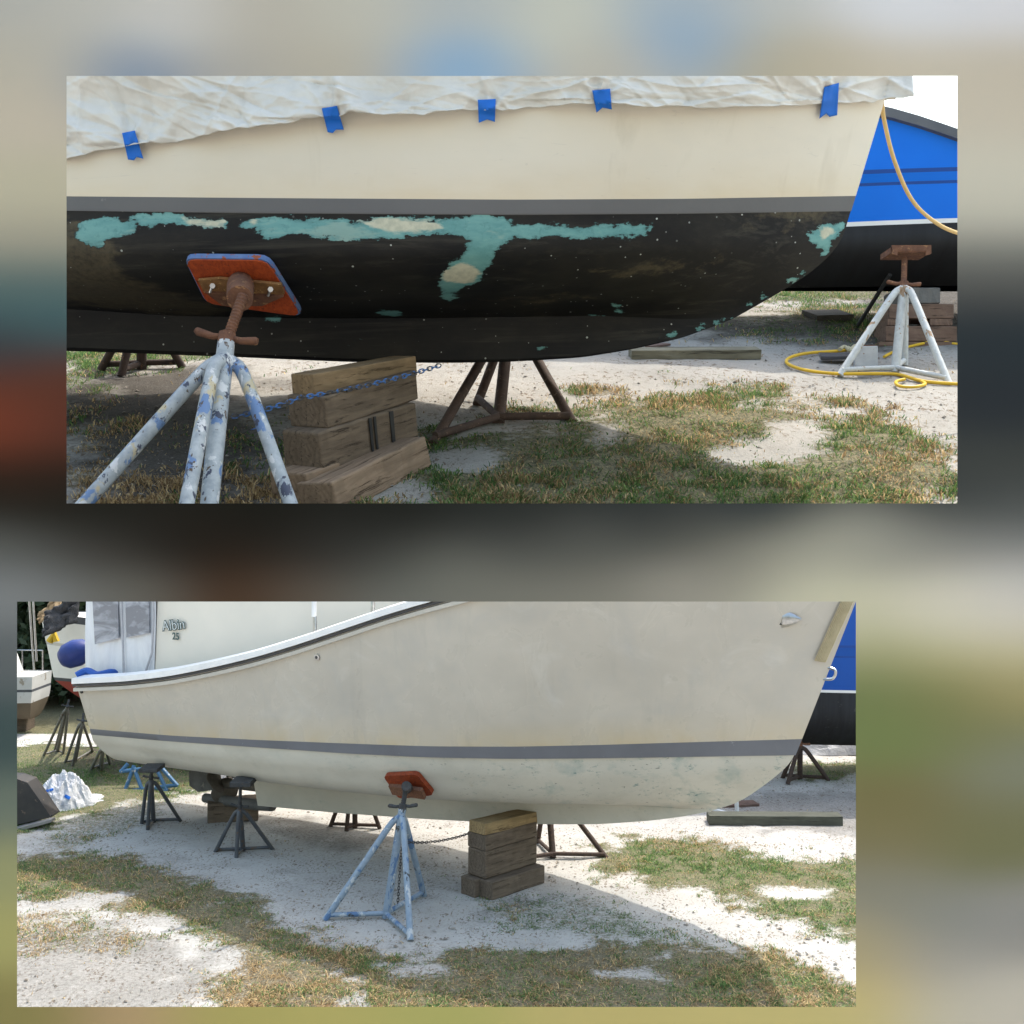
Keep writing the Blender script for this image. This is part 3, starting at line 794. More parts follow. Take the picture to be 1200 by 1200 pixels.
for q in ([(105,640),(136,640),(139,748),(111,755)], [(145,640),(172,640),(175,742),(148,747)]):
    m = MB(); m.prism([onb(*p) for p in q], -H2.n*.02); m.build('window', PANE, encl, angle=30)
zipm = weathered('zip_tape', (.35, .35, .38), (.45, .45, .48), 9, .6, bump=0)
for q in ([(141,640),(143,720),(145,792)], [(176,640),(180,720),(178,765),(170,789)]):
    m = MB(); m.tube([onb(*p, bc+.075) for p in q], .018, 6); m.build('zip', zipm, encl)
studs = MB()
# stanchions on the gunwale
for (x, y, dx) in ((369, 747, -1), (437, 722, 3)):
    a = c2(x, y, 1.62); st_top = a+Vector((dx*.01, .02, 1.2))
    m = MB(); m.tube([a-Vector((0, 0, .08)), a+Vector((0, 0, .28)), a+Vector((dx*.012, 0, .30))], [.03, .028, .022], 10); s_ = m.build('stanchion', STEEL, boat2)
    m = MB(); m.tube([a+Vector((dx*.012, 0, .28)), st_top], .034, 10); m.build('stanchion_tube', WHITE, s_)
    m = MB(); m.tube([a-Vector((.1, 0, .05)), a+Vector((.06, 0, -.02))], [.05, .03], 8); m.build('base_clamp', STEEL, s_)
# lettering on the cabin side
def text(parent, body, origin, ux, uz, size, mat, off=0.0, ext=.004, shear=0, name='lettering', nrm=None):
    cu = bpy.data.curves.new(name, 'FONT'); cu.body = body; cu.size = size; cu.align_x = 'CENTER'; cu.extrude = ext; cu.offset = off; cu.shear = shear
    t = bpy.data.objects.new(name+'_src', cu); COL.objects.link(t)
    bpy.context.view_layer.update()
    me = bpy.data.meshes.new_from_object(t.evaluated_get(bpy.context.evaluated_depsgraph_get()))
    bpy.data.objects.remove(t)
    o = bpy.data.objects.new(name, me); COL.objects.link(o); o.parent = parent
    ux = Vector(ux).normalized(); uz = Vector(uz).normalized(); nn = ux.cross(uz)
    M = Matrix((ux, uz, nn)).transposed().to_4x4(); M.translation = Vector(origin)
    o.matrix_local = W(parent).inverted() @ M
    me.materials.clear(); me.materials.append(mat); return o
DG = weathered('dark_green_vinyl', (.055, .10, .095), (.045, .08, .078), 10, .5, bump=0)
PW = weathered('pale_vinyl', (.72, .74, .74), (.66, .68, .69), 10, .5, bump=0)
tu = (H2.u+Vector((0, 0, .16))).normalized()
pos = c2(204, 738, bc+.03)
text(cabin, 'Albin', pos, tu, Vector((-.1, 0, 1)), .225, DG, .009, .002)
text(cabin, 'Albin', pos+H2.n*.005, tu, Vector((-.1, 0, 1)), .225, PW, -.004, .002)
text(cabin, '25', c2(206, 749.5, bc+.03), H2.u, Vector((0, 0, 1)), .15, DG, .003, .003)
# fittings on the topsides
def fitting(px, py, r, parent, name, mat, l=.02):
    p, nn = H2.on(px, py)
    m = MB(); m.tube([p-nn*.02, p+nn*l, p+nn*(l+.005)], [r, r, r*.6], 14); return m.build(name, mat, parent)
f_ = fitting(372, 770, .045, boat2, 'through_hull_fitting', STEEL); fitting(372, 770, .022, f_, 'outlet', BLK, .03)
f_ = fitting(96, 810, .035, boat2, 'through_hull_fitting', BLK)
p, nn = H2.on(925, 725)                     # chrome shell vent near the bow
m = MB(); uu = H2.u
ringp = []
for i in range(9):
    t = i/8; w = .10*(1-t**1.6)+.012; hgt = .055*(1-t)+.01
    cpt = p+uu*(-.10+.24*t)
    ringp.append([cpt+Vector((0, 0, math.cos(q)*w))+nn*max(0, math.sin(q))*hgt for q in [math.pi*k/8 for k in range(9)]])
m.grid(ringp); m.add(ringp[0], [tuple(range(9))]); v_ = m.build('shell_vent', STEEL, boat2, angle=60)
m = MB(); m.tube([p-uu*.115+Vector((0, 0, -.07))+nn*.02, p-uu*.115+Vector((0, 0, .07))+nn*.02], .028, 8); m.build('vent_mouth', BLK, v_)
# bow eye ring on the stem
def stem(px, py, out=0):
    s, z = H2.hit(px, py, 0); return H2.world(s+out, 0, z)
m = MB(); a, b = stem(961, 782), stem(957, 795)
m.tube(smooth_path([a-H2.u*.05, a+H2.u*.11, a+H2.u*.19+(b-a)*.2, a+H2.u*.20+(b-a)*.75, b+H2.u*.15, b-H2.u*.05], 5), .017, 8); m.build('bow_eye', STEEL, boat2)
# ribbed chafe strip up the stem
CH = Mat('chafe_strip', .6, .3)
CH.color(CH.mix(CH.ramp(CH.noise(9, 4, .6), .4, .6), (.50, .44, .30), (.44, .38, .25))); CH = CH.m
secs = []
prof = [(966, 776), (985, 734), (998.5, 705), (1020, 657), (1040, 612)]
wpx = [(954, 774), (972, 733), (985, 705), (1004, 657), (1022, 612)]
m = MB(); NR = 7
for k in range(21):
    t = k/20*4; i = min(int(t), 3); f = t-i
    qx = prof[i][0]*(1-f)+prof[i+1][0]*f; qy = prof[i][1]*(1-f)+prof[i+1][1]*f
    wx = wpx[i][0]*(1-f)+wpx[i+1][0]*f; wy = wpx[i][1]*(1-f)+wpx[i+1][1]*f
    ctr = stem(qx, qy); seq = []
    for j in range(29):
        f = j/28; hx = wx+(qx-1.2-wx)*f; hy = wy+(qy-wy)*f; p_, nn = H2.on(hx, hy)
        if p_ is None: p_ = ctr
        rib = .016+.016*(1 if (j % 4) < 2 else 0); dirn = (H2.n*(1-.5*f)+H2.u*(.3+.7*f)).normalized()
        seq.append(p_+dirn*rib)
    row = list(seq)
    for p_ in seq[::-1]: row.append(p_-H2.n*2*((p_-H2.C).dot(H2.n)))
    secs.append(row)
m.grid(secs); m.build('chafe_strip', CH, boat2, angle=25)
# rudder, propeller, shoe
RUD = weathered('rudder_grey', (.13, .13, .13), (.08, .08, .08), 4, .8, (.2, .19, .17), 12, .62)
def cl(px, py, b=0): return c2(px, py, b)
m = MB(); m.prism([cl(221, 904, .03), cl(248, 904, .03), cl(250, 926, .03), cl(232, 928, .03), cl(222, 921, .03)], -H2.n*.07); m.build('rudder', RUD, boat2)
PROP = weathered('prop_bronze', (.07, .06, .05), (.11, .10, .085), 9, .6)
hubp = cl(262, 917); pr = MB(); pr.tube([hubp-H2.u*.16, hubp+H2.u*.05, hubp+H2.u*1.2], [.03, .085, .045], 12); pp = pr.build('propeller', PROP, boat2)
for k in range(3):
    q = 2*math.pi*k/3+.4; d = H2.n*math.cos(q)+Vector((0, 0, math.sin(q))); tdir = H2.u.cross(d)
    m = MB(); pl = []
    for i in range(7):
        t = i/6; w = .19*math.sin(math.pi*min(1, .2+.8*t)**.8)+.03
        c_ = hubp+d*(.06+.36*t); tw = (tdir*.8+H2.u*.6*(1-t*.5)).normalized()
        pl.append([c_-tw*w, c_, c_+tw*w])
    m.grid(pl); ob = m.build('blade', PROP, pp); sm = ob.modifiers.new('thick', 'SOLIDIFY'); sm.thickness = .02
m = MB(); m.tube([cl(240, 935), cl(262, 938), cl(300, 943), cl(320, 944)], [.075, .08, .09, .09], 10); m.build('keel_shoe', RUD, boat2)
m = MB(); m.prism([cl(258, 904, .05), cl(300, 908, .05), cl(300, 918, .05), cl(274, 912, .05)], -H2.n*.1); m.build('stern_tube', RUD, boat2)
# blue line coil on the aft deck and a fender
BLUE = weathered('blue_cover', (.02, .10, .40), (.015, .07, .30), 4, .5, bump=.2)
pz = c2(108, 792, 1.25); m = MB(); m.tube(smooth_path([pz+Vector((-.25, 0, 0)), pz+Vector((-.1, .05, .07)), pz+Vector((.1, -.05, .02)), pz+Vector((.3, 0, .05)), pz+Vector((.42, .1, 0))], 6), [.06]*25, 8)
tag(m.build('rope_bundle', BLUE), 'crumpled blue bundle lying on the stern gunwale of the sanded boat', 'bundle')

#@@STANDS2
# stands of the lower yard
BST = paintmat('blue_grey_paint', (.17, .23, .31), (.24, .30, .37), [((.08, .15, .28), 3, .55), ((.04, .045, .05), 5, .62), ((.40, .43, .46), 4, .60)], 2.2)
g2g = 'jack stands around the sanded boat'
hub = G2(452, 1076); PAD2 = padmat('red_pad', 1.0, .6)
A = stand('blue grey stand with red pad under the middle of the sanded boat', g2g, hub, [G2(381, 1078), G2(481, 1102), G2(497, 1050)],
          P(471.5, 948, 14.35), P(476, 922, 14.45), .050, BST, screwmat=IRON, handle=Vector((1, -.1, .05)).normalized())
cs = [H2.on(x, y, .02) for x, y in ((452, 904), (491, 902), (511, 926), (470, 930))]
nn = sum((c[1] for c in cs), Vector()).normalized()
pd = plate(A, [c[0] for c in cs], nn, .07, PAD2)
cm = sum((c[0] for c in cs), Vector())/4+nn*.09
m = MB(); m.box(cm-Vector((0, 0, .05)), H2.u*.26, nn*.03, nn.cross(H2.u)*.08); m.build('bracket', RUST, pd)
m = MB(); m.tube([cm+Vector((0, -.02, .0)), P(476, 921, 14.3)], [.075, .06], 10); m.build('socket', IRON, pd)
def padbox(root, c, w, d, h, mat, ang=0):
    m = MB(); ca, sa = math.cos(ang), math.sin(ang); m.box(c, (w/2*ca, w/2*sa, 0), (-d/2*sa, d/2*ca, 0), (0, 0, h/2)); o = m.build('pad', mat, root, bevel=.008); return o
IR2 = paintmat('slate_paint', (.055, .062, .075), (.08, .088, .10), [((.10, .075, .06), 9, .6)], 1.5)
S2 = stand('dark slate stand beside the keel block under the stern quarter of the sanded boat', g2g, G2(285, 998), [G2(252, 999), G2(277, 1006), G2(320, 996), G2(299, 988)][:3], P(281, 946, 16.6), P(282, 920, 16.5), .037, IR2, screwmat=IRON)
padbox(S2, P(285, 916, 16.5), .30, .4, .07, IRON)
S3 = stand('dark slate stand farthest aft under the sanded boat, near the plastic heap', g2g, G2(180, 964), [G2(166, 966), G2(173, 973), G2(212, 963)], P(177, 912, 17.7), P(178, 900, 17.5), .036, IR2, screwmat=IRON)
padbox(S3, P(178, 900, 17.4), .28, .4, .06, IRON)
S4 = stand('low dark rusty stand seen beyond the keel between the slate and blue grey stands', g2g, G2(416, 970), [G2(387, 969), G2(406, 974), G2(445, 971)], P(416, 900, 18.2), P(416, 893, 18.1), .042, DRUST)
S5 = stand('rusty brown stand behind the timber stack under the far side of the sanded boat', g2g, G2(648, 1005), [G2(600, 1012), G2(711, 1006), G2(630, 988)], P(641, 915, 17.2), P(643, 900, 17.1), .047, DRUST, screwmat=RUST)
S6 = stand('dark brown stand beyond the bow beneath the blue hulled boat', 'jack stands under the other boats in the lower yard', G2(937.5, 913), [G2(917, 912), G2(923, 919), G2(971, 915)], P(937.5, 873, 21.3), P(938, 862, 21.2), .05, DRUST)
# timber stack under the keel
W2 = wood('old_timber', (.16, .125, .095), (.115, .09, .07), (.05, .038, .028), 1.4)
W2b = wood('tan_timber', (.33, .24, .125), (.26, .185, .095), (.09, .06, .035), 1.4)
gk = 'timber blocks stacked under the keel of the sanded boat'
dv = Vector((.66, .68, 0)).normalized(); sv2 = Vector((-.72, .69, 0))
def blk(label, px, py, Y, L, w, z, h, mat):
    a = P(px, py, Y); a.z = z; return beam('timber_block', label, gk, a, a+dv*L, sv2*w, h, mat)
blk('long low grey timber lying at the front foot of the lower timber stack', 577, 1056, 14.80, 1.0, .24, 0, .24, W2)
blk('short timber end at the left foot of the lower timber stack', 556, 1054, 14.9, .9, .26, 0, .24, W2)
a_ = P(568, 1034, 14.95)
blk('thick dark grey timber in the middle of the lower timber stack', 569, 1036, 14.9, .98, .34, .245, .36, W2)
blk('weathered brown timber second from the top of the lower timber stack', 569, 1005, 14.9, .98, .34, .61, .20, W2)
a = P(568, 987, 14.9); a.z = .815
beam('timber_block', 'tan sloping timber on top of the lower timber stack under the keel', gk, a, a+dv*1.0+Vector((0, 0, -.03)), sv2*.3, .15, W2b)
a = G2(243, 966); b = G2(303, 962)
beam('timber_block', 'dark timber keel block under the propeller end of the sanded boat', gk, a, b, Vector((.1, .5, 0)), .33, W2)
CHM = weathered('chain_steel', (.09, .09, .095), (.05, .045, .045), 30, .5, metal=.6)
chain('safety_chain', 'dark chain running from the blue grey stand to the lower timber stack', sagline(P(478, 987, 14.3), P(556, 974, 15.3), .05)+sagline(P(556, 974, 15.3), P(642, 960, 16.6), .03), .03, CHM)
chain('hanging_chain', 'chain end hanging down behind the blue grey stand', sagline(P(472, 972, 14.5), P(466, 1060, 14.5), 0), .028, CHM)

#@@BG2
# things around the lower yard
OLIVE = wood('mossy_timber', (.10, .105, .085), (.075, .08, .065), (.03, .03, .025), 1.2)
a = G2(831, 967); b = G2(988, 968)
beam('timber_beam', 'long mossy dark timber lying on the sand beyond the bow', None, a, b, Vector((0, .3, 0)), .15, OLIVE, 'timber')
PVC = weathered('pvc_pipe', (.62, .66, .70), (.5, .54, .58), 6, .4, bump=0)
m = MB(); m.tube([G2(864, 955), P(863, 938, 19)], .035, 8); tag(m.build('plastic_pipe', PVC), 'short white upright pipe standing behind the mossy timber', 'pipe')
m = MB(); m.tube([G2(835, 951, .03), G2(851, 955, .03)], .035, 8); tag(m.build('plastic_pipe', PVC), 'short white pipe lying flat by the left end of the mossy timber', 'pipe')
PLK = wood('red_plank', (.17, .11, .09), (.12, .08, .065), (.05, .035, .03), 1.5)
beam('plank', 'thin reddish plank lying on the ground behind the upright white pipe', None, G2(846, 947), G2(890, 945), Vector((0, .3, 0)), .04, PLK, 'plank')

def simple_hull(C, u, lines, N=50):
    """lines: (z fore-aft function, half beam, bow end s, stern s, p)"""
    H = Hull(C, u); rows = []
    for (zf, B, s0, s1, p, bt) in lines:
        a = []
        for i in range(N):
            t = i/(N-1); t = 1-(1-t)**1.3
            a.append((s0+(s1-s0)*t, bshape(B, bt, p)(t) if t < 1 else 0, zf(t)))
        rows.append(np.array(a))
    return H, rows
BLUEP = weathered('blue_topside', (.006, .075, .36), (.008, .085, .40), .9, .4, bump=0, spec=.25)
NAVYL = weathered('navy_line', (.004, .055, .28), (.004, .05, .25), 1, .4, bump=0)
BLKB = weathered('black_bottom', (.028, .03, .034), (.018, .018, .02), 2.0, .8, (.05, .05, .05), 6, .62, stretch=(6, 1, .3))
def blue_boat(C, u, k, z, label, bow, paint=None, drop=0, bw=1.0):
    BP = paint or BLUEP
    stp = lambda t: (lambda q: q*q*(3-2*q))(min(1, max(0, (.66-t)/.22)))
    """k scales the plan, z gives the heights: sheer, two navy lines, white line, chine, bottom"""
    H, L = simple_hull(C, u, [
        (lambda t: z[0]-.12*k*math.sin(math.pi*t*.9)*(drop == 0)+.1*k*t*(drop == 0)-drop*stp(t), 1.0*k*bw, -2.4*k, 3.6*k, 2.6, .85),
        (lambda t: z[1], .97*k*bw, -2.4*k, 3.35*k, 2.4, .85), (lambda t: z[1]-.02*k, .968*k*bw, -2.4*k, 3.33*k, 2.4, .85),
        (lambda t: z[2], .95*k*bw, -2.4*k, 3.25*k, 2.3, .85), (lambda t: z[2]-.015*k, .948*k*bw, -2.4*k, 3.23*k, 2.3, .85),
        (lambda t: z[3], .92*k*bw, -2.4*k, 3.05*k, 2.1, .85), (lambda t: z[3]-.022*k, .918*k*bw, -2.4*k, 3.04*k, 2.1, .85),
        (lambda t: z[4], .90*k*bw, -2.4*k, 2.85*k, 1.9, .85), (lambda t: z[5], .10*k, -2.3*k, 2.5*k, 1.6, .8)])
    r = empty('blue_hulled_boat', H.C, H.rz, label, 'boat')
    H.skin(L, 'topsides', BP, r, 3, 0, 1); H.skin(L, 'upper_line', NAVYL, r, 1, 1, 2); H.skin(L, 'side_band', BP, r, 2, 2, 3); H.skin(L, 'lower_line', NAVYL, r, 1, 3, 4)
    H.skin(L, 'lower_topsides', BP, r, 3, 4, 5); H.skin(L, 'white_line', WHITE, r, 1, 5, 6); H.skin(L, 'bottom', BLKB, r, 5, 6, 8)
    global H2f
    H2f = H; rail(r, L[0], .0, .03*k, .09*k, .07*k, 'gunwale_rail', GREYR); H2f = H2
    H.deck(L[0], 'deck', WHITE, r, .03*k)
    m = MB(); q = [H.world(s, .09*k, zz_) for s, zz_ in ((-2.0*k, z[5]+.05), (-.5*k, z[5]+.05), (-.9*k, z[6]), (-2.0*k, z[6]))]
    m.prism(q, -H.n*.18*k); m.build('keel', BLKB, r, bevel=.01)
    return r, H, L
GREYR = weathered('grey_rubber_rail', (.09, .095, .11), (.13, .135, .15), 6, .5, bump=0)
zr = lambda py, Y: 5-(py-600)/F*Y
blue_boat((7.8, 21.9), (-1, .05), 2.2, [zr(640, 20.6), zr(757, 20.6), zr(770, 20.6), zr(811, 20.6), zr(853, 20.7), zr(872, 21.9), .35], 'blue hulled boat behind the bow in the lower yard', -1, None, 0, .62)
TARP = Mat('grey_tarp', .55, .3); tn = TARP.noise(3, 6, .65, dist=.6); TARP.color(TARP.mix(TARP.ramp(tn, .4, .6), (.50, .51, .53), (.38, .39, .42))); TARP.bump(tn, .6, .1); TARP = TARP.m
def heap(name, label, cat, c, rx, ry, hz, mat, seed, k=1.0, n=56, sharp=1.2):
    mb = MB(); rows = []
    for i in range(n+1):
        rad = i/n; row = []
        for j in range(n*2+1):
            an = 2*math.pi*(j % (n*2))/(n*2); edge = 1+.35*(float(fbm(math.cos(an)*1.5+5, math.sin(an)*1.5+seed, seed))-.5)*2
            x = math.cos(an)*rx*rad*edge; y = math.sin(an)*ry*rad*edge
            cr = float(fbm(x*2.6*k+seed, y*2.6*k, seed, 5)); rd = 1-abs(2*cr-1)
            z = hz*max(0, 1-rad**2.1)*(.40+.75*rd**sharp)*(.8+.5*float(fbm(x*1.3*k+9, y*1.3*k+seed, seed+3, 2)))+.01
            row.append((c[0]+x, c[1]+y, c[2]+z))
        rows.append(row)
    mb.grid(rows); o = mb.build(name, mat, origin=c, angle=24); return tag(o, label, cat) if label else o
heap('grey_tarp', 'crumpled grey white tarp lying on the grass under the blue hull', 'tarp', Vector((7.0, 24.3, 0)), 1.7, .7, .55, TARP, 4)
# plastic heap with blue tape scraps, loader bucket
PLAS = Mat('cloudy_plastic', .3, .5); pn = PLAS.noise(5, 6, .7, dist=1); PLAS.color(PLAS.mix(PLAS.ramp(pn, .4, .6), (.72, .74, .78), (.52, .55, .62))); PLAS.bump(pn, .7, .08)
PLAS.b.inputs['Transmission Weight'].default_value = .15; PLAS = PLAS.m
hp = G2(72, 944)
o = heap('plastic_heap', 'heap of crumpled clear white plastic sheeting with blue tape on the lawn', 'plastic heap', hp, .52, .45, .52, PLAS, 9, 2.4)
TAPE = weathered('blue_tape', (.010, .15, .62), (.012, .13, .54), 6, .55, bump=0)
hb = BVHTree.FromPolygons([o.matrix_basis @ v.co for v in o.data.vertices], [tuple(p.vertices) for p in o.data.polygons])
for (x, y, an, w, l) in ((79, 934, .5, 7, 4), (58, 926, -.3, 9, 3)):   # scraps of tape stuck on the crumpled film
    rows = []
    for i in range(5):
        row = []
        for j in range(7):
            u_, v_ = (j/6-.5)*w, (i/4-.5)*l
            d = Vector(((x+u_*math.cos(an)-v_*math.sin(an)-600)/F, 1, -(y+u_*math.sin(an)+v_*math.cos(an)-600)/F)).normalized()
            h = hb.ray_cast(EYE, d)[0]
            row.append((h if h else P(x, y, hp.y-.2))-d*.012)
        rows.append(row)
    m = MB(); m.grid(rows); m.build('tape_scrap', TAPE, o)
o2 = heap('plastic_sheet', 'thin tail of clear plastic trailing right from the plastic heap', 'plastic sheet', G2(100, 938), .42, .4, .06, PLAS, 12, 1.5)
BKT = weathered('bucket_black', (.03, .03, .032), (.05, .046, .044), 3, .6, (.12, .09, .07), 9, .62)
LIP = weathered('bucket_lip', (.30, .29, .28), (.20, .19, .185), 4, .6, metal=.3)
bk = empty('loader_bucket', G2(20, 965), 0, 'black steel loader bucket with worn grey lip resting on the grass', 'loader bucket')
near = [P(x, y, 18.3) for x, y in ((60, 958), (46, 937), (32, 917), (18, 912), (-12, 909), (-34, 925), (-40, 965), (10, 969))]
for dy in (0, .32):
    m = MB(); m.prism([p_+Vector((0, dy, 0)) for p_ in near], (0, .05, 0)); m.build('side_plate', BKT, bk, bevel=.006)
m = MB(); m.grid([[p_+Vector((0, dy, 0)) for p_ in near+near[:1]] for dy in (.04, .34)]); ob = m.build('shell', BKT, bk, smooth=False); ob.modifiers.new('t', 'SOLIDIFY').thickness = .03
a_, b_ = P(65, 957, 18.28), P(8, 971, 18.28); m = MB(); m.prism([a_, b_, b_-Vector((0, 0, .07)), a_-Vector((0, 0, .05))], (0, -.16, 0)); m.build('cutting_edge', LIP, bk, bevel=.008)
# pale concrete drive behind the lawn
m = MB(); ya, yb_ = 5*F/(876-600), 5*F/(861-600)
m.add([(-60, ya, .02), (-6.2, ya, .02), (-6.2, yb_, .02), (-60, yb_, .02)], [(0, 1, 2, 3)])
o = m.build('concrete_drive', weathered('concrete', (.42, .41, .40), (.36, .35, .34), .8, .9, bump=.2), smooth=False); o['kind'] = 'structure'
# boat with red bottom behind the stern
REDB = weathered('red_bottom', (.30, .055, .045), (.24, .045, .04), 2, .7, bump=.05)
WB = weathered('white_hull', (.70, .68, .64), (.60, .585, .55), 1, .45, (.42, .37, .30), 3, .66, bump=.05)
NAVY = weathered('dark_toe_rail', (.05, .055, .065), (.07, .075, .085), 4, .6, bump=0)
def zl(py, Y): return 5-(py-600)/F*Y
YR = 22.2
H3, L3 = simple_hull((-7.6, 23.2), (-.985, -.17), [
    (lambda t: zl(735, YR)+.25*t**2-.0, 1.25, -4, 1.80, 2.4, .8), (lambda t: zl(744, YR)+.25*t**2, 1.23, -4, 1.78, 2.4, .8),
    (lambda t: zl(768, YR)+.2*t**2, 1.2, -4, 1.70, 2.3, .8), (lambda t: zl(772, YR)+.2*t**2, 1.19, -4, 1.68, 2.3, .8),
    (lambda t: zl(800, YR), 1.1, -4, 1.55, 2.1, .8), (lambda t: zl(804, YR), 1.08, -4, 1.52, 2.1, .8), (lambda t: zl(827, YR), .6, -4, 1.02, 1.8, .8), (lambda t: zl(834, YR), .06, -4, .7, 1.6, .8)])
b3 = empty('sailing_boat', H3.C, H3.rz, 'white sailing boat with red bottom and dark rail standing behind the stern', 'sailing boat')
H3.skin(L3, 'toe_rail', NAVY, b3, 2, 0, 1); H3.skin(L3, 'topsides', WB, b3, 4, 1, 2); H3.skin(L3, 'side_moulding', mould, b3, 1, 2, 3); H3.skin(L3, 'lower_topsides', WB, b3, 4, 3, 4)
H3.skin(L3, 'waterline_stripe', NAVY, b3, 1, 4, 5); H3.skin(L3, 'bottom', REDB, b3, 4, 5, 7)
H3.deck(L3[0], 'deck', WB, b3); H3.rays(b3)
m = MB(); m.prism([H3.world(s, .06, z) for s, z in ((-3, 1.3), (-.3, 1.35), (-.9, .45), (-2.8, .45))], -H3.n*.12); m.build('keel', REDB, b3)
# its deck rails and cover
dzk = L3[0][0][2]
for i in range(9):
    s = -1.9+i*.4; b = float(np.interp(s, L3[0][:, 0], L3[0][:, 1]))*.94; z = float(np.interp(s, L3[0][:, 0], L3[0][:, 2]))
    m = MB(); m.tube([H3.world(s, b, z-.03), H3.world(s, b, z+.62)], .016, 6); m.build('stanchion', STEEL, b3)
for hh in (.33, .6):
    m = MB(); m.tube([H3.world(s, float(np.interp(s, L3[0][:, 0], L3[0][:, 1]))*.94, float(np.interp(s, L3[0][:, 0], L3[0][:, 2]))+hh) for s in np.linspace(-1.9, 1.3, 14)], .010, 5); m.build('guard_wire', STEEL, b3)
CVR = weathered('black_cover', (.03, .03, .034), (.05, .05, .055), 4, .7, bump=.5, bd=.05)
def drape(pts, name, mat, parent, t=.02, n=14):
    a, b, c, d = [Vector(p) for p in pts]; rows = []
    for i in range(n+1):
        row = []
        for j in range(n+1):
            p = a.lerp(b, j/n).lerp(d.lerp(c, j/n), i/n)
            nz = float(fbm(j*.45+3, i*.4+hash(name) % 7, 5, 3))-.5
            row.append(p+Vector((0, -nz*.28, nz*.1)))
        rows.append(row)
    m = MB(); m.grid(rows); o = m.build(name, mat, parent); o.modifiers.new('t', 'SOLIDIFY').thickness = t; return o
drape([P(52, 716, 21.6), P(92, 700, 22), P(90, 728, 22), P(50, 748, 21.5)], 'sail_cover', CVR, b3)
TAN = weathered('tan_canvas', (.36, .26, .16), (.28, .20, .12), 4, .8, bump=.3, bd=.03)
drape([P(44, 718, 22.2), P(72, 696, 22.6), P(70, 712, 22.6), P(46, 732, 22.2)], 'folded_canvas', TAN, b3)
YEL = weathered('yellow_plastic', (.55, .36, .03), (.45, .3, .03), 4, .5, bump=0)
m = MB(); m.tube([P(58, 752, 22), P(64, 742, 22), P(66, 752, 22)], .07, 8); m.build('yellow_float', YEL, b3)
m = MB(); m.tube([P(34, 700, 23.5), P(38, 760, 23.5), P(40, 785, 23.4)], .02, 6); m.tube([P(38, 690, 23.5), P(43, 775, 23.4)], .02, 6); m.build('rigging_wire', STEEL, b3)
fd = P(90, 765, 20.6); m = MB()
m.tube([fd+Vector((-.30, 0, -.12)), fd+Vector((-.27, 0, -.11)), fd+Vector((-.18, 0, -.07)), fd, fd+Vector((.16, 0, .06)), fd+Vector((.24, 0, .09)), fd+Vector((.33, 0, .12))], [.06, .15, .225, .25, .2, .1, .05], 18)
fe = empty('fender', fd, 0, 'round blue fender hanging between the sailing boat and the canvas enclosure', 'fender'); m.build('ball', weathered('navy_fender', (.018, .035, .17), (.014, .028, .13), 5, .4, bump=.1), fe)
m = MB(); m.tube(sagline(fd+Vector((.3, 0, .11)), fd+Vector((.75, .3, .42)), .05, 8), .015, 6); m.build('lanyard', PW, fe)
g3 = 'jack stands under the other boats in the lower yard'
gw = paintmat('grey_paint', (.13, .13, .125), (.17, .165, .155), [((.08, .05, .04), 9, .6)], 1.5)
stand('tall thin grey stand under the red bottom, farthest from the sanded boat', g3, G2(67, 882), [G2(51, 886), G2(64, 880), G2(74, 884)], P(79, 828, 22.5), P(81, 820, 22.6), .034, gw, screwmat=IRON, shoulder=.9)
stand('thin grey stand under the red bottom, closest to the transom of the sanded boat', g3, G2(88, 893), [G2(76, 895), G2(85, 898), G2(109, 881)], P(97, 845, 21.8), P(98, 836, 21.9), .034, gw, screwmat=IRON, shoulder=.9)
stand('short grey stand half hidden under the transom of the sanded boat', g3, G2(118, 899), [G2(107, 902), G2(119, 903), G2(129, 896)], P(121, 875, 20.8), P(122, 868, 20.9), .034, gw, screwmat=IRON, shoulder=.85)
BL = paintmat('blue_frame_paint', (.035, .11, .22), (.05, .14, .27), [((.3, .32, .33), 9, .62)], 1.5)
bf = empty('steel_trestle', G2(175, 925), 0, 'low blue steel trestle on the lawn behind the farthest aft stand', 'trestle')
for nm, pts in (('leg', [(157, 897), (146, 928)]), ('leg', [(182, 898), (196, 927)]), ('leg', [(187, 897), (208, 921)]), ('leg', [(150, 895), (141, 905)]),
                ('brace', [(146, 928), (180, 923), (208, 920)]), ('brace', [(141, 904), (178, 900)]), ('brace', [(157, 900), (166, 924)]), ('brace', [(180, 923), (196, 927)])):
    m = MB(); m.tube([P(x, y, 5*F/(926-600)+(926-y)*.006) for x, y in pts], .035, 8); m.build(nm, BL, bf)
# white boat at the far left
YW = 25.5
DIRTW = weathered('grimy_hull', (.50, .50, .49), (.38, .38, .37), 1.2, .6, (.25, .22, .18), 4, .62, bump=.1)
BRB = weathered('brown_bottom', (.12, .095, .065), (.09, .07, .05), 1.5, .8, bump=.1)
H4, L4 = simple_hull((-12.2, 26.0), (-1, 0), [
    (lambda t: zl(793, YW)+.3*t**2, 0.68, -1.6, 6, 2.2, .8), (lambda t: zl(808, YW)+.25*t**2, 0.66, -1.58, 5.8, 2.2, .8), (lambda t: zl(811, YW)+.25*t**2, 0.655, -1.58, 5.8, 2.2, .8),
    (lambda t: zl(824, YW), 0.62, -1.55, 5.4, 2.0, .8), (lambda t: zl(843, YW), .42, -1.45, 5.0, 1.8, .7), (lambda t: zl(846, YW), .06, -1.4, 4.6, 1.8, .7)])
b4 = empty('cabin_cruiser', H4.C, H4.rz, 'grimy white cabin boat with brown bottom at the far edge of the lawn', 'cabin boat')
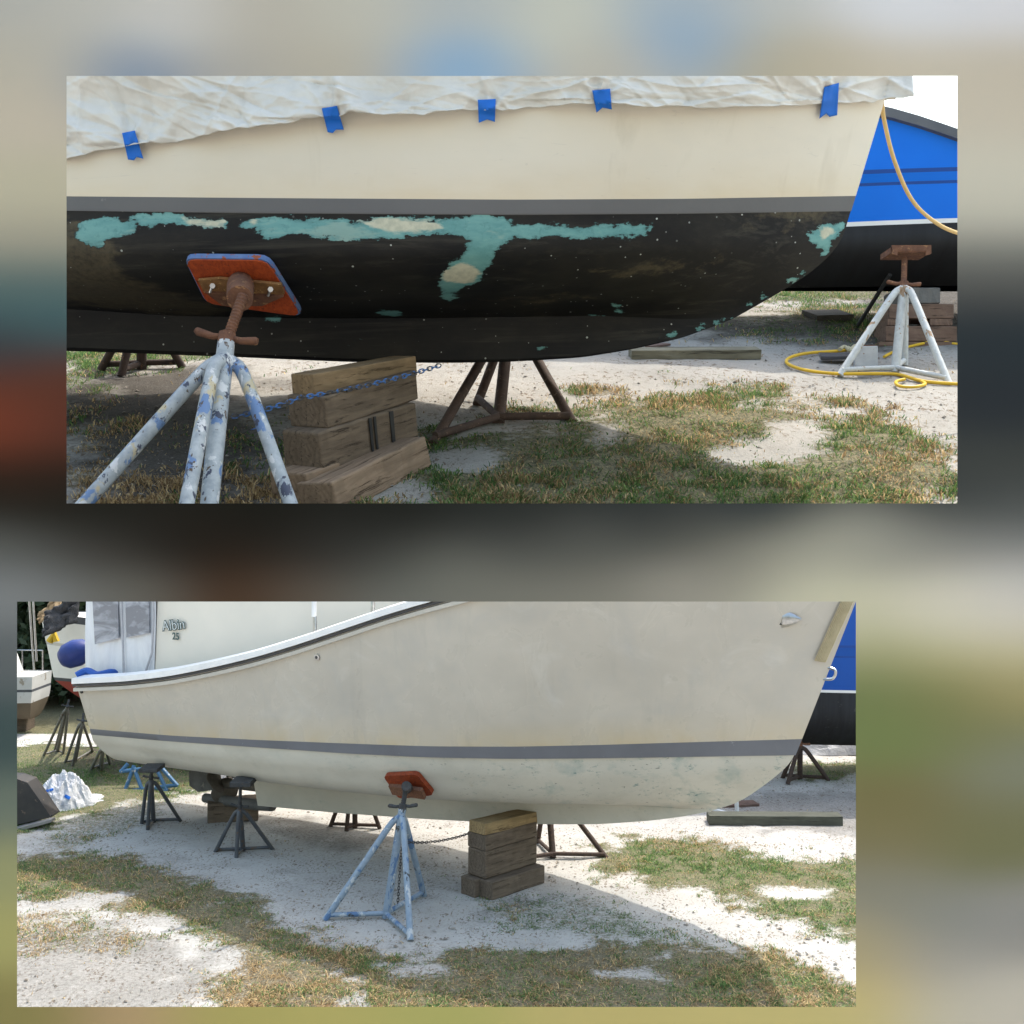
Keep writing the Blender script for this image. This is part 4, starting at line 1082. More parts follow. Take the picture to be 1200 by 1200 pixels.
H4.skin(L4, 'topsides', DIRTW, b4, 4, 0, 1); H4.skin(L4, 'side_stripe', NAVY, b4, 1, 1, 2); H4.skin(L4, 'lower_topsides', DIRTW, b4, 3, 2, 3); H4.skin(L4, 'bottom', BRB, b4, 4, 3, 5)
H4.deck(L4[0], 'deck', DIRTW, b4)
m = MB(); zz0 = zl(795, YW); m.prism([H4.world(s, .5, z) for s, z in ((-1.0, zz0), (-.8, zz0+.55), (-.5, zz0+.72), (2.5, zz0+.8), (3.2, zz0))], -H4.n*1.0)
cb = m.build('cabin', WB, b4, bevel=.05)
GL = weathered('dark_glass', (.03, .045, .06), (.05, .065, .08), 2, .1, bump=0, spec=.6)
for s in (-.35, .5, 1.4):
    m = MB(); m.prism([H4.world(s+a, .52, zz0+z) for a, z in ((-.3, .2), (.3, .2), (.3, .5), (-.3, .5))], -H4.n*.03); m.build('window', GL, cb)
for s in np.linspace(-1.4, 2, 8):
    b = float(np.interp(s, L4[0][:, 0], L4[0][:, 1]))*.93
    m = MB(); m.tube([H4.world(s, b, zz0-.05), H4.world(s, b, zz0+.5)], .018, 6); m.build('stanchion', STEEL, b4)
m = MB(); m.tube([H4.world(s, float(np.interp(s, L4[0][:, 0], L4[0][:, 1]))*.93, zz0+.5) for s in np.linspace(-1.4, 2, 10)], .014, 6); m.build('hand_rail', STEEL, b4)
m = MB(); m.tube([H4.world(-.3, .5, zz0+.7), H4.world(-.5, .5, zz0+1.6), H4.world(.4, .5, zz0+1.7)], .02, 6); m.build('radar_arch', STEEL, b4)
for k, (s, b) in enumerate(((-.9, .2), (.8, .2), (2.6, .2))):
    a = H4.world(s, b, 0); beam('timber_block', ['timber block under the aft end of the grimy white boat', 'timber block under the middle of the grimy white boat', 'timber block under the forward end of the grimy white boat'][k], 'timber blocks under the grimy white boat', a-H4.u*.25, a+H4.u*.25, Vector((0, .5, 0)), L4[5][0][2]+.05, W2)
# trees behind the lawn
LEAF = Mat('leaf', .6, .3); LEAF.color(LEAF.attr('col', 'Color')); LEAF = LEAF.m
BARK = weathered('bark', (.09, .07, .055), (.055, .045, .035), 5, .95, bump=.8, bd=.03)
def tree(label, base, h, rad, seed, n=17000, ls=.13):
    r = np.random.default_rng(seed); base = Vector(base)
    root = empty('broadleaf_tree', base, 0, label, 'tree', 'trees behind the lower yard lawn')
    m = MB(); m.tube([base+Vector((0, 0, -.1)), base+Vector((.05, 0, h*.3)), base+Vector((-.1, .1, h*.6)), base+Vector((0, 0, h*.92))], [.22, .17, .11, .03], 10)
    for k in range(7):
        a = r.random()*6.28; z0 = h*(.12+.09*k); d = Vector((math.cos(a), math.sin(a), .45))
        s = base+Vector((0, 0, z0)); m.tube([s, s+d*rad*.5, s+d*rad*.85+Vector((0, 0, .2))], [.08, .05, .02], 6)
    m.build('trunk', BARK, root)
    cen = []
    for k in range(60):
        a = r.random()*6.28; zz_ = r.random(); rr = rad*math.sqrt(r.random())*(1.05-.55*abs(zz_-.35))
        cen.append((math.cos(a)*rr, math.sin(a)*rr, h*(.06+.92*zz_)))
    cen = np.array(cen); ci = r.integers(0, 60, n)
    p = cen[ci]+r.normal(0, 1, (n, 3))*np.array([.34, .34, .26])*rad*.55
    p[:, 2] = np.clip(p[:, 2], .15, None)
    u = r.normal(0, 1, (n, 3)); u /= np.linalg.norm(u, axis=1)[:, None]; v = np.cross(u, r.normal(0, 1, (n, 3))); v /= np.linalg.norm(v, axis=1)[:, None]
    s = ls*(.6+.8*r.random((n, 1)))
    V = np.stack([p-u*s, p+v*s*.5, p+u*s, p-v*s*.5], 1)+np.array(base)
    me = bpy.data.meshes.new('crown'); o = bpy.data.objects.new('crown', me); COL.objects.link(o); o.parent = root
    me.from_pydata((V.reshape(-1, 3)-np.array(base)).tolist(), [], (np.arange(n)[:, None]*4+np.arange(4)).tolist()); me.update()
    shade = (.5+.8*r.random(60))[ci]; c = np.array([[.030, .052, .022]])*shade[:, None]*(.7+.6*r.random((n, 1)))
    at = me.color_attributes.new('col', 'FLOAT_COLOR', 'POINT'); at.data.foreach_set('color', np.concatenate([np.repeat(c, 4, 0), np.ones((n*4, 1))], 1).astype(np.float32).ravel())
    me.materials.append(LEAF)
tree('dark leafy tree directly behind the grimy white cabin boat', (-14.6, 31, 0), 6.5, 2.3, 1)
tree('dark leafy tree filling the gap between the two boats on the lawn', (-11.6, 30.5, 0), 7, 2.2, 2)
tree('dark leafy tree behind the red bottomed sailing boat', (-9.2, 31.5, 0), 6.8, 2.4, 3)
tree('dark leafy tree standing farthest back, over the drive', (-12.8, 35, 0), 8.5, 2.8, 4)

#@@BOAT1
# ================================================================== UPPER YARD: the boat before stripping
H1 = Hull(((500-600)/F*2.55, 2.55), (.879, -.13))
sh1 = [(-200,40),(1100,40)]
st1t = [(-200,228),(78,230),(300,232),(600,234),(800,233),(1003,229.5),(1010,229)]
st1b = [(-200,244),(78,247),(300,250),(600,252),(800,250.5),(997,247.5),(1010,247)]
bu1 = [(-200,296),(78,298),(300,302),(500,303),(700,300),(850,296),(981,288)]
bi1 = [(-200,332),(78,334),(300,340),(500,341),(700,338),(850,334),(940,326)]
ga1 = [(-200,358),(78,362),(200,370),(340,373),(500,373),(700,370),(800,374),(862,372)]
ke1 = [(-200,402),(78,407),(270,414),(400,420),(520,422),(600,421),(680,417),(740,408),(800,395),(850,377),(862,372)]
L1 = [H1.level(sh1, -170, (1060, 40), bshape(.47, .85, 2.8), 120), H1.level(st1t, -170, (1003, 229.5), bshape(.425, .85, 2.2), 120), H1.level(st1b, -170, (997, 247.5), bshape(.42, .85, 2.15), 120),
      H1.level(bu1, -170, (981, 288), bshape(.395, .83, 2.0), 120), H1.level(bi1, -170, (940, 326), bshape(.30, .8, 1.8), 120), H1.level(ga1, -170, (862, 372), bshape(.045, .9, 1.6), 120)]
LK1 = [L1[5], H1.level(ke1, -170, (860, 373), bshape(.034, .9, 1.6), 120)]
boat1 = empty('motor_boat', H1.C, H1.rz, 'cream motor boat with flaking black bottom paint and teal chips', 'motor boat')
cr1 = Mat('topside_cream', .4, .4); n1 = cr1.noise(1.6, 4, .6); n2 = cr1.noise(9, 5, .6, (.6, 1, 2))
c = cr1.mix(cr1.ramp(n1, .35, .65), (.70, .645, .55), (.66, .60, .505)); c = cr1.mix(cr1.ramp(n2, .5, .75, 0, .3), c, (.60, .56, .49))
rn = cr1.ramp(cr1.noise(16, 4, .6, (1, 1, .06), .3), .60, .74, 0, .25); c = cr1.mix(rn, c, (.45, .40, .32))
c = cr1.mix(cr1.ramp(cr1.noise(30, 4, .7, (.1, 1, 2.5), 2), .65, .68, 0, .3), c, (.5, .47, .42))
c = cr1.mix(cr1.math('MULTIPLY', cr1.attr('yellow'), cr1.ramp(n2, .3, .7, .4, 1)), c, (.66, .50, .25)); cr1.color(c); cr1.bump(cr1.noise(6, 3), .05, .01)
t1 = H1.skin(L1, 'topsides', cr1.m, boat1, 10, 0, 1)
set_attr(t1, 'yellow', lambda c: max(0, 1-(c.z-stripe_z(c.x, L1[1]))/.07)*.4)
GREY1 = weathered('tape_stripe_grey', (.135, .135, .138), (.118, .118, .122), 4, .45, (.19, .19, .19), 25, .68, bump=.1)
H1.skin(L1, 'boot_stripe', GREY1, boat1, 3, 1, 2)
bm_ = Mat('flaking_antifouling', .58, .25)
na = bm_.noise(5, 6, .65, (1, 1, 1.5)); nb = bm_.noise(26, 6, .7, (.5, 1, 1.6)); nc_ = bm_.noise(70, 5, .7)
c = bm_.mix(bm_.ramp(na, .4, .65), (.007, .0075, .009), (.017, .0165, .015))
c = bm_.mix(bm_.math('MULTIPLY', bm_.ramp(nb, .54, .74, 0, .4), bm_.ramp(na, .42, .62)), c, (.050, .047, .034))     # worn, olive rubbed paint
rub = bm_.math('ADD', bm_.attr('rub'), bm_.ramp(nb, .35, .65, -.03, .03))
c = bm_.mix(bm_.ramp(rub, 0, .03, 0, .75), c, bm_.mix(bm_.ramp(nc_, .4, .65), (.10, .082, .05), (.045, .038, .025)))
stk = bm_.math('MULTIPLY', bm_.ramp(bm_.noise(20, 6, .7, (.10, 1, 2.2), .5), .52, .68, 0, .55), bm_.ramp(bm_.noise(4, 4, .6), .40, .58))
c = bm_.mix(stk, c, (.062, .060, .048))
spk = bm_.ramp(bm_.math('SUBTRACT', bm_.vor(48), bm_.ramp(bm_.noise(60, 2), .4, .6, 0, .06)), .055, .04, 0, 1); spk = bm_.math('MULTIPLY', spk, bm_.ramp(bm_.noise(6, 3), .42, .52))
c = bm_.mix(spk, c, (.45, .47, .45))
e1 = bm_.math('ADD', bm_.attr('chip'), bm_.ramp(nb, .3, .7, -.010, .010)); e1 = bm_.math('ADD', e1, bm_.ramp(nc_, .3, .7, -.004, .004))
rim = bm_.ramp(e1, -.002, -.001)
c = bm_.mix(rim, c, (.02, .03, .03))
teal = bm_.mix(bm_.ramp(nb, .4, .62), (.12, .30, .30), (.17, .37, .36)); teal = bm_.mix(bm_.ramp(nc_, .55, .7, 0, .6), teal, (.07, .2, .2)); teal = bm_.mix(bm_.ramp(e1, .006, .0, 0, .55), teal, (.06, .15, .15)); teal = bm_.mix(bm_.ramp(bm_.noise(18, 5, .7, (.3, 1, 1.5)), .58, .66, 0, .6), teal, (.30, .42, .37))
ed = bm_.ramp(e1, 0, .0008); c = bm_.mix(ed, c, teal)
e2 = bm_.math('ADD', bm_.attr('cream_chip'), bm_.ramp(nb, .3, .7, -.008, .008))
c = bm_.mix(bm_.math('MULTIPLY', bm_.ramp(e2, -.003, .003), ed), c, bm_.mix(bm_.ramp(nc_, .4, .6), (.56, .56, .44), (.45, .46, .36)))
bm_.color(c); hh = bm_.math('SUBTRACT', bm_.math('MULTIPLY', nb, .4), ed); bm_.bump(hh, .5, .004)
bt1 = H1.skin(L1, 'bottom', bm_.m, boat1, 28, 2, 5); kl1 = H1.skin(LK1, 'keel', bm_.m, boat1, 14)
H1.rays(boat1)
def hz(poly, b):                            # survey of a patch on the hull skin: (distance along the keel, girth)
    out = []
    for x, y in poly:
        p = H1.on(x, y)[0]
        if p is None or x < -100: s_, z_ = H1.hit(x, y, b); b_ = b
        else: q = p-H1.C; s_, b_, z_ = q.dot(H1.u), q.dot(H1.n), q.z
        out.append((s_, z_+.5*abs(b_)))
    return out
TEAL = [hz(q, .40) for q in [
 [(90,272),(103,256),(125,253),(150,258),(165,252),(215,254),(268,256),(269,268),(235,266),(200,262),(170,266),(150,276),(130,278),(115,290),(100,288)],
 [(280,258),(318,255),(400,258),(470,256),(520,254),(590,254),(600,262),(640,265),(700,264),(740,263),(768,263),(764,272),(740,278),(690,280),(640,278),(600,280),(585,290),(575,312),(560,330),(535,345),(528,355),(520,352),(516,318),(540,300),(548,282),(520,276),(480,276),(440,280),(400,281),(340,272),(318,284),(308,280),(306,270),(282,268)],
 ]]
TEAL += [hz(q, .14) for q in [
 [(948,272),(958,264),(975,260),(989,263),(985,276),(975,282),(972,290),(962,291),(956,285),(948,283)]]]
TEAL += [hz(q, .33) for q in [
 [(692,370),(700,372),(700,377),(692,376)], [(704,372),(712,372),(711,378),(703,377)], [(718,356),(725,358),(730,366),(722,366)], [(734,380),(752,376),(752,381),(736,386)], [(720,378),(728,377),(727,382),(721,382)],
 [(445,363),(470,364),(472,371),(440,370)], [(310,371),(330,372),(326,376),(312,375)], [(966,288),(972,288),(970,294),(966,293)], [(712,331),(716,331),(715,334)]]]
CREAMC = [hz(q, .40) for q in [[(214,256),(265,257),(262,267),(225,264)], [(415,259),(520,257),(520,270),(490,272),(440,268)], [(516,316),(545,308),(566,318),(552,332),(520,330)], [(290,258),(305,258),(303,264),(292,263)]]]
CREAMC += [hz(q, .13) for q in [[(955,268),(975,266),(980,272),(965,278)]]]
KT = [hz(q, .03) for q in [[(404,402),(424,396),(426,402),(410,405)], [(434,396),(438,396),(437,404)], [(516,386),(524,385),(524,391),(517,391)], [(628,407),(642,406),(640,411),(630,411)], [(310,371),(330,372),(326,376),(312,375)], [(490,414),(497,414),(496,418)]]]
CH_AFT = [hz(q, .40) for q in [[(-200,240),(150,240),(142,275),(150,305),(170,330),(200,372),(-200,372)]]]
RUBK = [hz(q, .36) for q in [[(860,252),(997,248),(985,262),(920,268),(870,262)], [(-200,250),(130,262),(142,285),(150,305),(175,332),(220,345),(300,368),(200,370),(-200,364)], [(700,318),(760,306),(840,300),(800,316),(720,324)], [(560,352),(650,346),(690,350),(600,360)]]]
def chip_attr(o, polys, name):
    V = np.array([v.co[:] for v in o.data.vertices]); d = np.full(len(V), -1.)
    for q in polys: d = np.maximum(d, poly_sd(V[:, 0], V[:, 2]+.5*np.abs(V[:, 1]), q))
    d = np.where(V[:, 1] < 0, d, -1.)
    at = o.data.attributes.new(name, 'FLOAT', 'POINT'); at.data.foreach_set('value', d.astype(np.float32))
# specks along the forefoot
r1 = np.random.default_rng(21)
for i in range(15):
    t = r1.random(); x = 985-t*210; y = float(np.interp(x, [760, 800, 850, 900, 930, 960, 985], [402, 393, 375, 350, 331, 308, 280]))-r1.random()*7; w = 1.5+r1.random()*3
    (KT if x < 860 else TEAL).append(hz([(x-w, y+1), (x, y-2.5), (x+w, y-1), (x, y+2.5)], .03 if x < 860 else .06+.10*0))
chip_attr(bt1, TEAL, 'chip'); chip_attr(bt1, CREAMC, 'cream_chip'); chip_attr(bt1, RUBK, 'rub')
chip_attr(kl1, KT, 'chip'); chip_attr(kl1, [], 'cream_chip'); chip_attr(kl1, [], 'rub')
H1.deck(L1[0], 'deck', cr1.m, boat1, .01); H1.rays(boat1)
# plastic sheeting taped over the topsides
edge = [(-160,205),(78,187),(120,180),(165,172),(200,169),(260,158),(330,148),(370,143),(392,139),(428,139),(434,138),(500,136),(560,131),(575,131),(600,130),(650,127),(690,125),(712,123),(725,124),(760,128),(820,129),(900,127),(955,125),(972,122),(1000,121),(1040,120),(1062,119)]
tapes = [(155, 170), (389, 140), (571, 130), (706, 117), (971, 117)]
nc, nr = 600, 90; rows = []
cs_ = np.linspace(-150, 1066, nc); ex = [e[0] for e in edge]; ey = [e[1] for e in edge]
J, I = np.meshgrid(np.arange(nc), np.arange(nr)); PX = cs_[J]; V_ = I/(nr-1)
EDG = np.interp(PX, ex, ey)+(fbm(PX*.05, PX*0, 71, 3)-.5)*6
PY = 46+(EDG-46)*V_
disp = (fbm(PX*.008+PY*.015, PY*.022-PX*.005, 31, 2)-.5)*.03
rs = np.random.default_rng(77)
for q in range(230):                        # individual creases pressed into the film
    cx, cy = rs.uniform(-150, 1066), rs.uniform(70, 190); an = rs.normal(.22, .35) if rs.random() < .8 else rs.uniform(-1.6, 1.6)
    ln = rs.uniform(30, 200); wd_ = rs.uniform(1.5, 6); am = rs.uniform(.0012, .0062)*(1 if rs.random() < .65 else -1)
    u_ = (PX-cx)*math.cos(an)+(PY-cy)*math.sin(an); v_ = -(PX-cx)*math.sin(an)+(PY-cy)*math.cos(an)+6*np.sin(u_*.03+cx)
    disp += am*np.exp(-np.abs(v_)/wd_)*np.exp(-(u_/ln)**4)
disp += (fbm(PX*.12, PY*.16, 12, 3)-.5)*.003
for tx, ty in tapes:                        # folds fanning out from each strip of tape
    dx, dy = PX-tx, PY-(ty+2); rr = np.hypot(dx, dy)+1; an = np.arctan2(dy, dx)
    disp += np.exp(-rr/60)*np.abs(np.sin(an*3.3+tx*1.7+np.sin(rr*.04+tx)))**5*.012
    disp *= 1-.85*np.exp(-(rr/16)**2)
fold = np.exp(-((PX-(395+(PY-89)*.55))/13)**2)*np.clip((145-PY)/10, 0, 1); disp += fold*.02
disp += .004+.010*np.clip(V_-.8, 0, .2)*5*np.abs(np.sin(PX*.045))
for i in range(nr):
    row = []
    for j in range(nc):
        px, py = float(PX[i, j]), float(PY[i, j]); lim = 1036+(122-py)*.30-4
        p, nn = H1.on(min(px, lim), py)
        if p is None: p = H1.world(*((lambda q: (q[0], 0, q[1]))(H1.hit(px, py, 0)))); nn = H1.n
        if px > lim: p = p+H1.u*((px-lim)/F*2.42)+H1.n*.004
        row.append(p+(H1.n-Vector((0, 0, .15))).normalized()*(float(disp[i, j])+.012))
    rows.append(row)
top = [[Vector(p)+Vector((0, .02*k, .006-.004*k*k)) for p in rows[0]] for k in range(5, 0, -1)]
SHT = Mat('painter_plastic', .24, .5); SHT.color(SHT.mix(SHT.ramp(SHT.noise(9, 5, .6), .35, .65), (.66, .64, .605), (.57, .555, .525)))
SHT.bump(SHT.noise(28, 4, .6, (1, 1, 1.6), 1.5), .12, .006)
m = MB(); m.grid(top+rows); o = m.build('plastic_sheet', SHT.m, origin=H1.C, angle=80); o.modifiers.new('t', 'SOLIDIFY').thickness = .0012
tag(o, 'wrinkled translucent white plastic sheet taped along the side of the black bottomed boat', 'plastic sheet')
tl = ['strip of blue tape lowest on the plastic sheet, closest to the stern', 'strip of blue tape beside the bright fold in the plastic sheet', 'middle strip of blue tape on the plastic sheet edge', 'strip of blue tape second from the bow on the plastic sheet', 'strip of blue tape on the plastic sheet closest to the bow']
tq = [[(143,156),(158,153),(168,186),(160,184),(157,188),(150,187)], [(377,127),(395,124),(403,152),(394,152),(390,156),(384,155)], [(560,117),(581,116),(580,143),(571,140),(561,144)], [(694,106),(715,104),(717,128),(706,126),(699,132)], [(966,102),(983,97),(981,135),(972,137),(968,133),(960,139)]]
sb = BVHTree.FromPolygons([o.matrix_basis @ v.co for v in o.data.vertices], [tuple(p.vertices) for p in o.data.polygons])
for q, l in zip(tq, tl):                    # each strip is pressed on: it follows the sheet, and the hull below the sheet's edge
    n_ = 12; botp = q[2:][::-1]
    def along(pl, t):
        t *= len(pl)-1; i = min(int(t), len(pl)-2); f = t-i
        return pl[i][0]*(1-f)+pl[i+1][0]*f, pl[i][1]*(1-f)+pl[i+1][1]*f
    rows = []
    for i in range(n_+1):
        row = []
        for j in range(n_+1):
            ta, tb = along([q[0], q[1]], j/n_), along(botp, j/n_)
            x, y = ta[0]+(tb[0]-ta[0])*i/n_, ta[1]+(tb[1]-ta[1])*i/n_
            d = Vector(((x-600)/F, 1, -(y-600)/F)).normalized(); h = sb.ray_cast(EYE, d)[0]; h2 = H1.on(min(x, 1030), y)[0]
            dist = min((h-EYE).length if h else 9, (h2-EYE).length-.010 if h2 else 9)
            row.append(dist)
        rows.append((row, [along([q[0], q[1]], j/n_) for j in range(n_+1)], [along(botp, j/n_) for j in range(n_+1)], i/n_))
    D = np.array([r_[0] for r_ in rows])
    for _ in range(9):
        Dp = np.pad(D, 1, mode='edge'); D = np.minimum(D, (Dp[:-2, 1:-1]+Dp[2:, 1:-1]+Dp[1:-1, :-2]+Dp[1:-1, 2:])/4)
    D -= .0022
    pg = []
    for i, (_, ta, tb, f) in enumerate(rows):
        pg.append([EYE+Vector(((ta[j][0]+(tb[j][0]-ta[j][0])*f-600)/F, 1, -(ta[j][1]+(tb[j][1]-ta[j][1])*f-600)/F)).normalized()*float(D[i, j]) for j in range(n_+1)])
    m = MB(); m.grid(pg); to = m.build('tape_strip', TAPE); to.modifiers.new('t', 'SOLIDIFY').thickness = .0008
    tag(to, l, 'tape', 'blue tape strips along the plastic sheet')
# stand with orange pad, in front of the hull
WST = paintmat('white_blue_paint', (.44, .48, .51), (.29, .33, .37), [((.50, .44, .30), 2.2, .58), ((.14, .23, .42), 2.6, .56), ((.06, .07, .11), 5, .60), ((.60, .62, .64), 4, .60), ((.10, .07, .05), 9, .64), ((.08, .30, .26), 1.6, .68)], 9)
g1s = 'jack stands under the black bottomed boat'
yf = 2.10
B1 = stand('paint spattered white and blue stand with orange pad', g1s, G1(241, 632), [G1(62, 632), G1(207, 652), G1(352, 622)], P(265, 402, 2.06), P(285, 346, 2.10), .0155, WST, handle=Vector((.97, -.1, -.17)).normalized(), shoulder=.86)
ORG = padmat('orange_pad', 5.0); EDGE = weathered('blue_edge_paint', (.085, .15, .34), (.14, .22, .40), 40, .6, (.32, .09, .04), 50, .56)
cs = [H1.on(x, y, .003) for x, y in ((216, 296), (316, 297), (358, 368), (242, 352))]
nn = sum((c[1] for c in cs), Vector()).normalized()
smp = [H1.on(x, y)[0] for x in range(222, 352, 12) for y in range(298, 364, 6)]
csum = sum((c[0] for c in cs), Vector())/4
poff = max((p_-csum).dot(nn) for p_ in smp)+.001
pts = []
for (x, y) in ((217, 297), (315, 298), (357, 366), (243, 350)):
    d = Vector(((x-600)/F, 1, -(y-600)/F)); c0 = csum+nn*poff; k = (c0-EYE).dot(nn)/d.dot(nn); pts.append(EYE+d*k)
pd = plate(B1, pts, nn, .014, ORG, EDGE)
ux = (pts[1]-pts[0]).normalized(); uy = nn.cross(ux)
def on_pad(x, y, off):
    d = Vector(((x-600)/F, 1, -(y-600)/F)); c0 = pts[0]+nn*off; k = (c0-EYE).dot(nn)/d.dot(nn); return EYE+d*k
PLY = weathered('worn_wood_patch', (.28, .15, .06), (.16, .08, .035), 60, .8, (.42, .26, .10), 90, .6)
m = MB(); m.prism([on_pad(x, y, .019) for x, y in ((233, 326), (258, 324), (330, 331), (334, 342), (262, 345), (240, 340))], nn*.006); m.build('mounting_plate', PLY, pd)
m = MB(); m.prism([on_pad(x, y, .024) for x, y in ((241, 340), (333, 345), (308, 356), (262, 356))], nn*.006); m.build('bracket', RUST, pd)
m = MB(); m.tube([on_pad(281, 333, .022), on_pad(282, 334, .03), P(281, 350, 2.11)], [.024, .026, .024], 14); m.build('socket', RUST, pd)
for x, y in ((249, 335), (317, 339)):
    m = MB(); m.tube([on_pad(x, y, .025), on_pad(x-3, y+8, .034)], .0028, 8); m.tube([on_pad(x, y, .025), on_pad(x, y, .029)], .0055, 6); m.build('bolt', STEEL, pd)
# stands on the far side
S1b = stand('bare rusty stand behind the upper timber stack, far side of the keel', g1s, G1(584, 497), [G1(507, 521), G1(671, 496), G1(559, 474)], P(597, 372, 2.95), P(599, 358, 2.95), .0145, weathered('brown_pipe', (.095, .06, .045), (.06, .042, .035), 40, .85, (.18, .12, .085), 60, .6, bump=.4))
S1c = stand('dark stand in the shade under the stern of the black bottomed boat', g1s, G1(166, 432), [G1(118, 434), G1(142, 441), G1(214, 431)], P(166, 362, 3.2), P(166, 352, 3.2), .014, DRUST)
# timber stack
gt = 'timber blocks stacked under the keel of the black bottomed boat'
WT = wood('grey_brown_timber', (.185, .14, .10), (.13, .098, .07), (.055, .04, .03), 5)
WT2 = wood('tan_beam', (.30, .21, .12), (.22, .15, .085), (.08, .055, .03), 5)
WT3 = wood('pinkish_timber', (.31, .225, .155), (.23, .16, .11), (.09, .06, .04), 5)
def quad_beam(label, a, ya, b, yb, wpx, h, mat):
    """a,b: near bottom edge ends in picture survey; wpx: the far end of the end face"""
    A_, B_ = P(*a, ya), P(*b, yb); Wp = P(*wpx); return beam('timber_block', label, gt, A_, B_, Wp-A_, h, mat)
quad_beam('long pale grained timber lying at the foot of the upper timber stack', (398, 604), 2.05, (506, 546), 2.30, (369, 598, 2.12), .062, WT3)
quad_beam('short reddish timber end at the left foot of the upper timber stack', (362, 592), 2.09, (470, 548), 2.33, (329, 584, 2.15), .058, WT3)
quad_beam('thick grey timber with black paint drips in the middle of the upper timber stack', (379, 558), 2.12, (491, 517), 2.36, (346, 549, 2.19), .0815, WT)
quad_beam('grey timber second from the top of the upper timber stack', (384, 503), 2.13, (491, 468), 2.36, (351, 496, 2.20), .0605, WT)
quad_beam('tan timber on top of the upper timber stack, partly under the keel', (369, 464), 2.14, (489, 440), 2.37, (352, 461, 2.19), .040, WT2)
TAR = weathered('tar_drip', (.02, .02, .022), (.03, .03, .03), 20, .6, bump=0)
blkm = bpy.data.objects['timber_block.%03d' % max(int(o.name.split('.')[-1]) for o in bpy.data.objects if o.name.startswith('timber_block.') and 'black paint' in o.get('label', ''))]
A_, B_ = P(379, 558, 2.12), P(491, 517, 2.36); dd = (B_-A_).normalized(); Wv = (P(346, 549, 2.19)-A_); fn = (Wv-dd*Wv.dot(dd)).normalized(); upv = dd.cross(fn); upv = upv if upv.z > 0 else -upv
for t, w, l0 in ((.48, .006, .0), (.53, .005, .004), (.70, .009, .012)):
    a = A_+dd*(B_-A_).length*t-fn*.0015; m = MB()
    m.prism([a+upv*(l0+.004), a+dd*w+upv*l0, a+dd*w*1.1+upv*.079, a-dd*w*.3+upv*.080], -fn*.0015); m.build('paint_drip', TAR, blkm)
BCH = paintmat('blue_chain', (.06, .17, .42), (.05, .12, .30), [((.06, .06, .065), 8, .5)], 8)
DCH = weathered('rusty_chain', (.06, .055, .055), (.04, .035, .035), 40, .5, metal=.5)
chain('safety_chain', 'chain with blue painted end slung from the spattered stand past the upper timber stack', sagline(P(272, 488, 2.03), P(352, 466, 2.10), .004)+sagline(P(352, 466, 2.10), P(516, 428, 2.30), .006), .0078, BCH)
chain('hanging_chain', 'thin chain hanging down behind the white and blue stand', sagline(P(262, 500, 2.05), P(261, 622, 2.0), 0), .0065, DCH)
#@@BG1
# blue boat of the upper yard, its stand and crib
zu = lambda py, Y: 5-(py-600)/F*Y
blue_boat((1.95, 3.92), (-1, .03), .62, [zu(115, 3.55), zu(194, 3.57), zu(208, 3.57), zu(252, 3.58), zu(289, 3.6), zu(336, 3.9), g1(3.92)+.08], 'bright blue boat with black bottom and grey rail in the upper yard', 1, weathered('bright_blue', (.003, .15, .72), (.003, .18, .80), 1.2, .4, bump=0, spec=.2), .21, .60)
WST2 = paintmat('white_paint', (.54, .56, .55), (.44, .45, .44), [((.30, .20, .12), 5, .62), ((.15, .16, .18), 9, .68)], 9)
S1d = stand('clean white stand with rusty flat head under the bright blue boat', 'jack stands under the bright blue boat', G1(1049, 437), [G1(984, 440), G1(1112, 450), G1(1060, 428)], P(1059, 336, 3.25), P(1060, 303, 3.30), .0125, WST2, shoulder=.93)
m = MB(); c = P(1061, 297, 3.32); m.box(c, (.056, 0, 0), (0, .05, 0), (0, 0, .008)); m.prism([c+Vector((x, -.052, z)) for x, z in ((-.056, .012), (.056, .012), (.056, -.012), (.04, -.017), (.04, -.004), (-.04, -.004), (-.04, -.017), (-.056, -.012))], (0, .008, 0))
m.build('flat_head', RUST, S1d)
CRB = wood('crib_timber', (.20, .13, .095), (.15, .095, .07), (.06, .04, .03), 4)
gc = 'crib timbers under the bright blue boat'
def crib(label, x0, x1, py0, py1, Y, d=.12, mat=CRB):
    a, b = P(x0, py1, Y), P(x1, py1, Y); beam('crib_timber', label, gc, a, b, Vector((0, d, 0)), (py1-py0)/F*Y, mat)
crib('lower reddish crib timber under the bright blue boat', 1038, 1122, 382, 400, 3.62)
crib('upper reddish crib timber directly below the bright blue hull', 1042, 1118, 356, 373, 3.64)
crib('short crib post at the bow end of the crib under the bright blue boat', 1040, 1060, 373.5, 381.5, 3.64); crib('short crib post at the stern end of the crib under the bright blue boat', 1090, 1116, 373.5, 381.5, 3.64)
GB = weathered('concrete_block', (.16, .155, .145), (.12, .115, .11), 20, .9, bump=.4)
crib('grey concrete block on top of the crib under the bright blue boat', 1052, 1102, 337, 355.5, 3.66, .14, GB)
crib('dark footing timber lowest in the crib under the bright blue boat', 1030, 1130, 400.5, 409, 3.60, .16)
OL1 = wood('olive_beam', (.22, .205, .15), (.165, .155, .11), (.06, .055, .04), 4)
beam('timber_beam', 'olive grey timber lying on the bright sand between bow and blue boat', None, G1(740, 422), G1(892, 421), Vector((0, .07, .02)), .028, OL1, 'timber')
beam('timber_beam', 'dark squared timber in the shade left of the crib', None, G1(957, 377), G1(1000, 376), Vector((.02, .14, .045)), .022, wood('dark_beam', (.07, .06, .05), (.05, .042, .035), (.02, .018, .015), 4), 'timber')
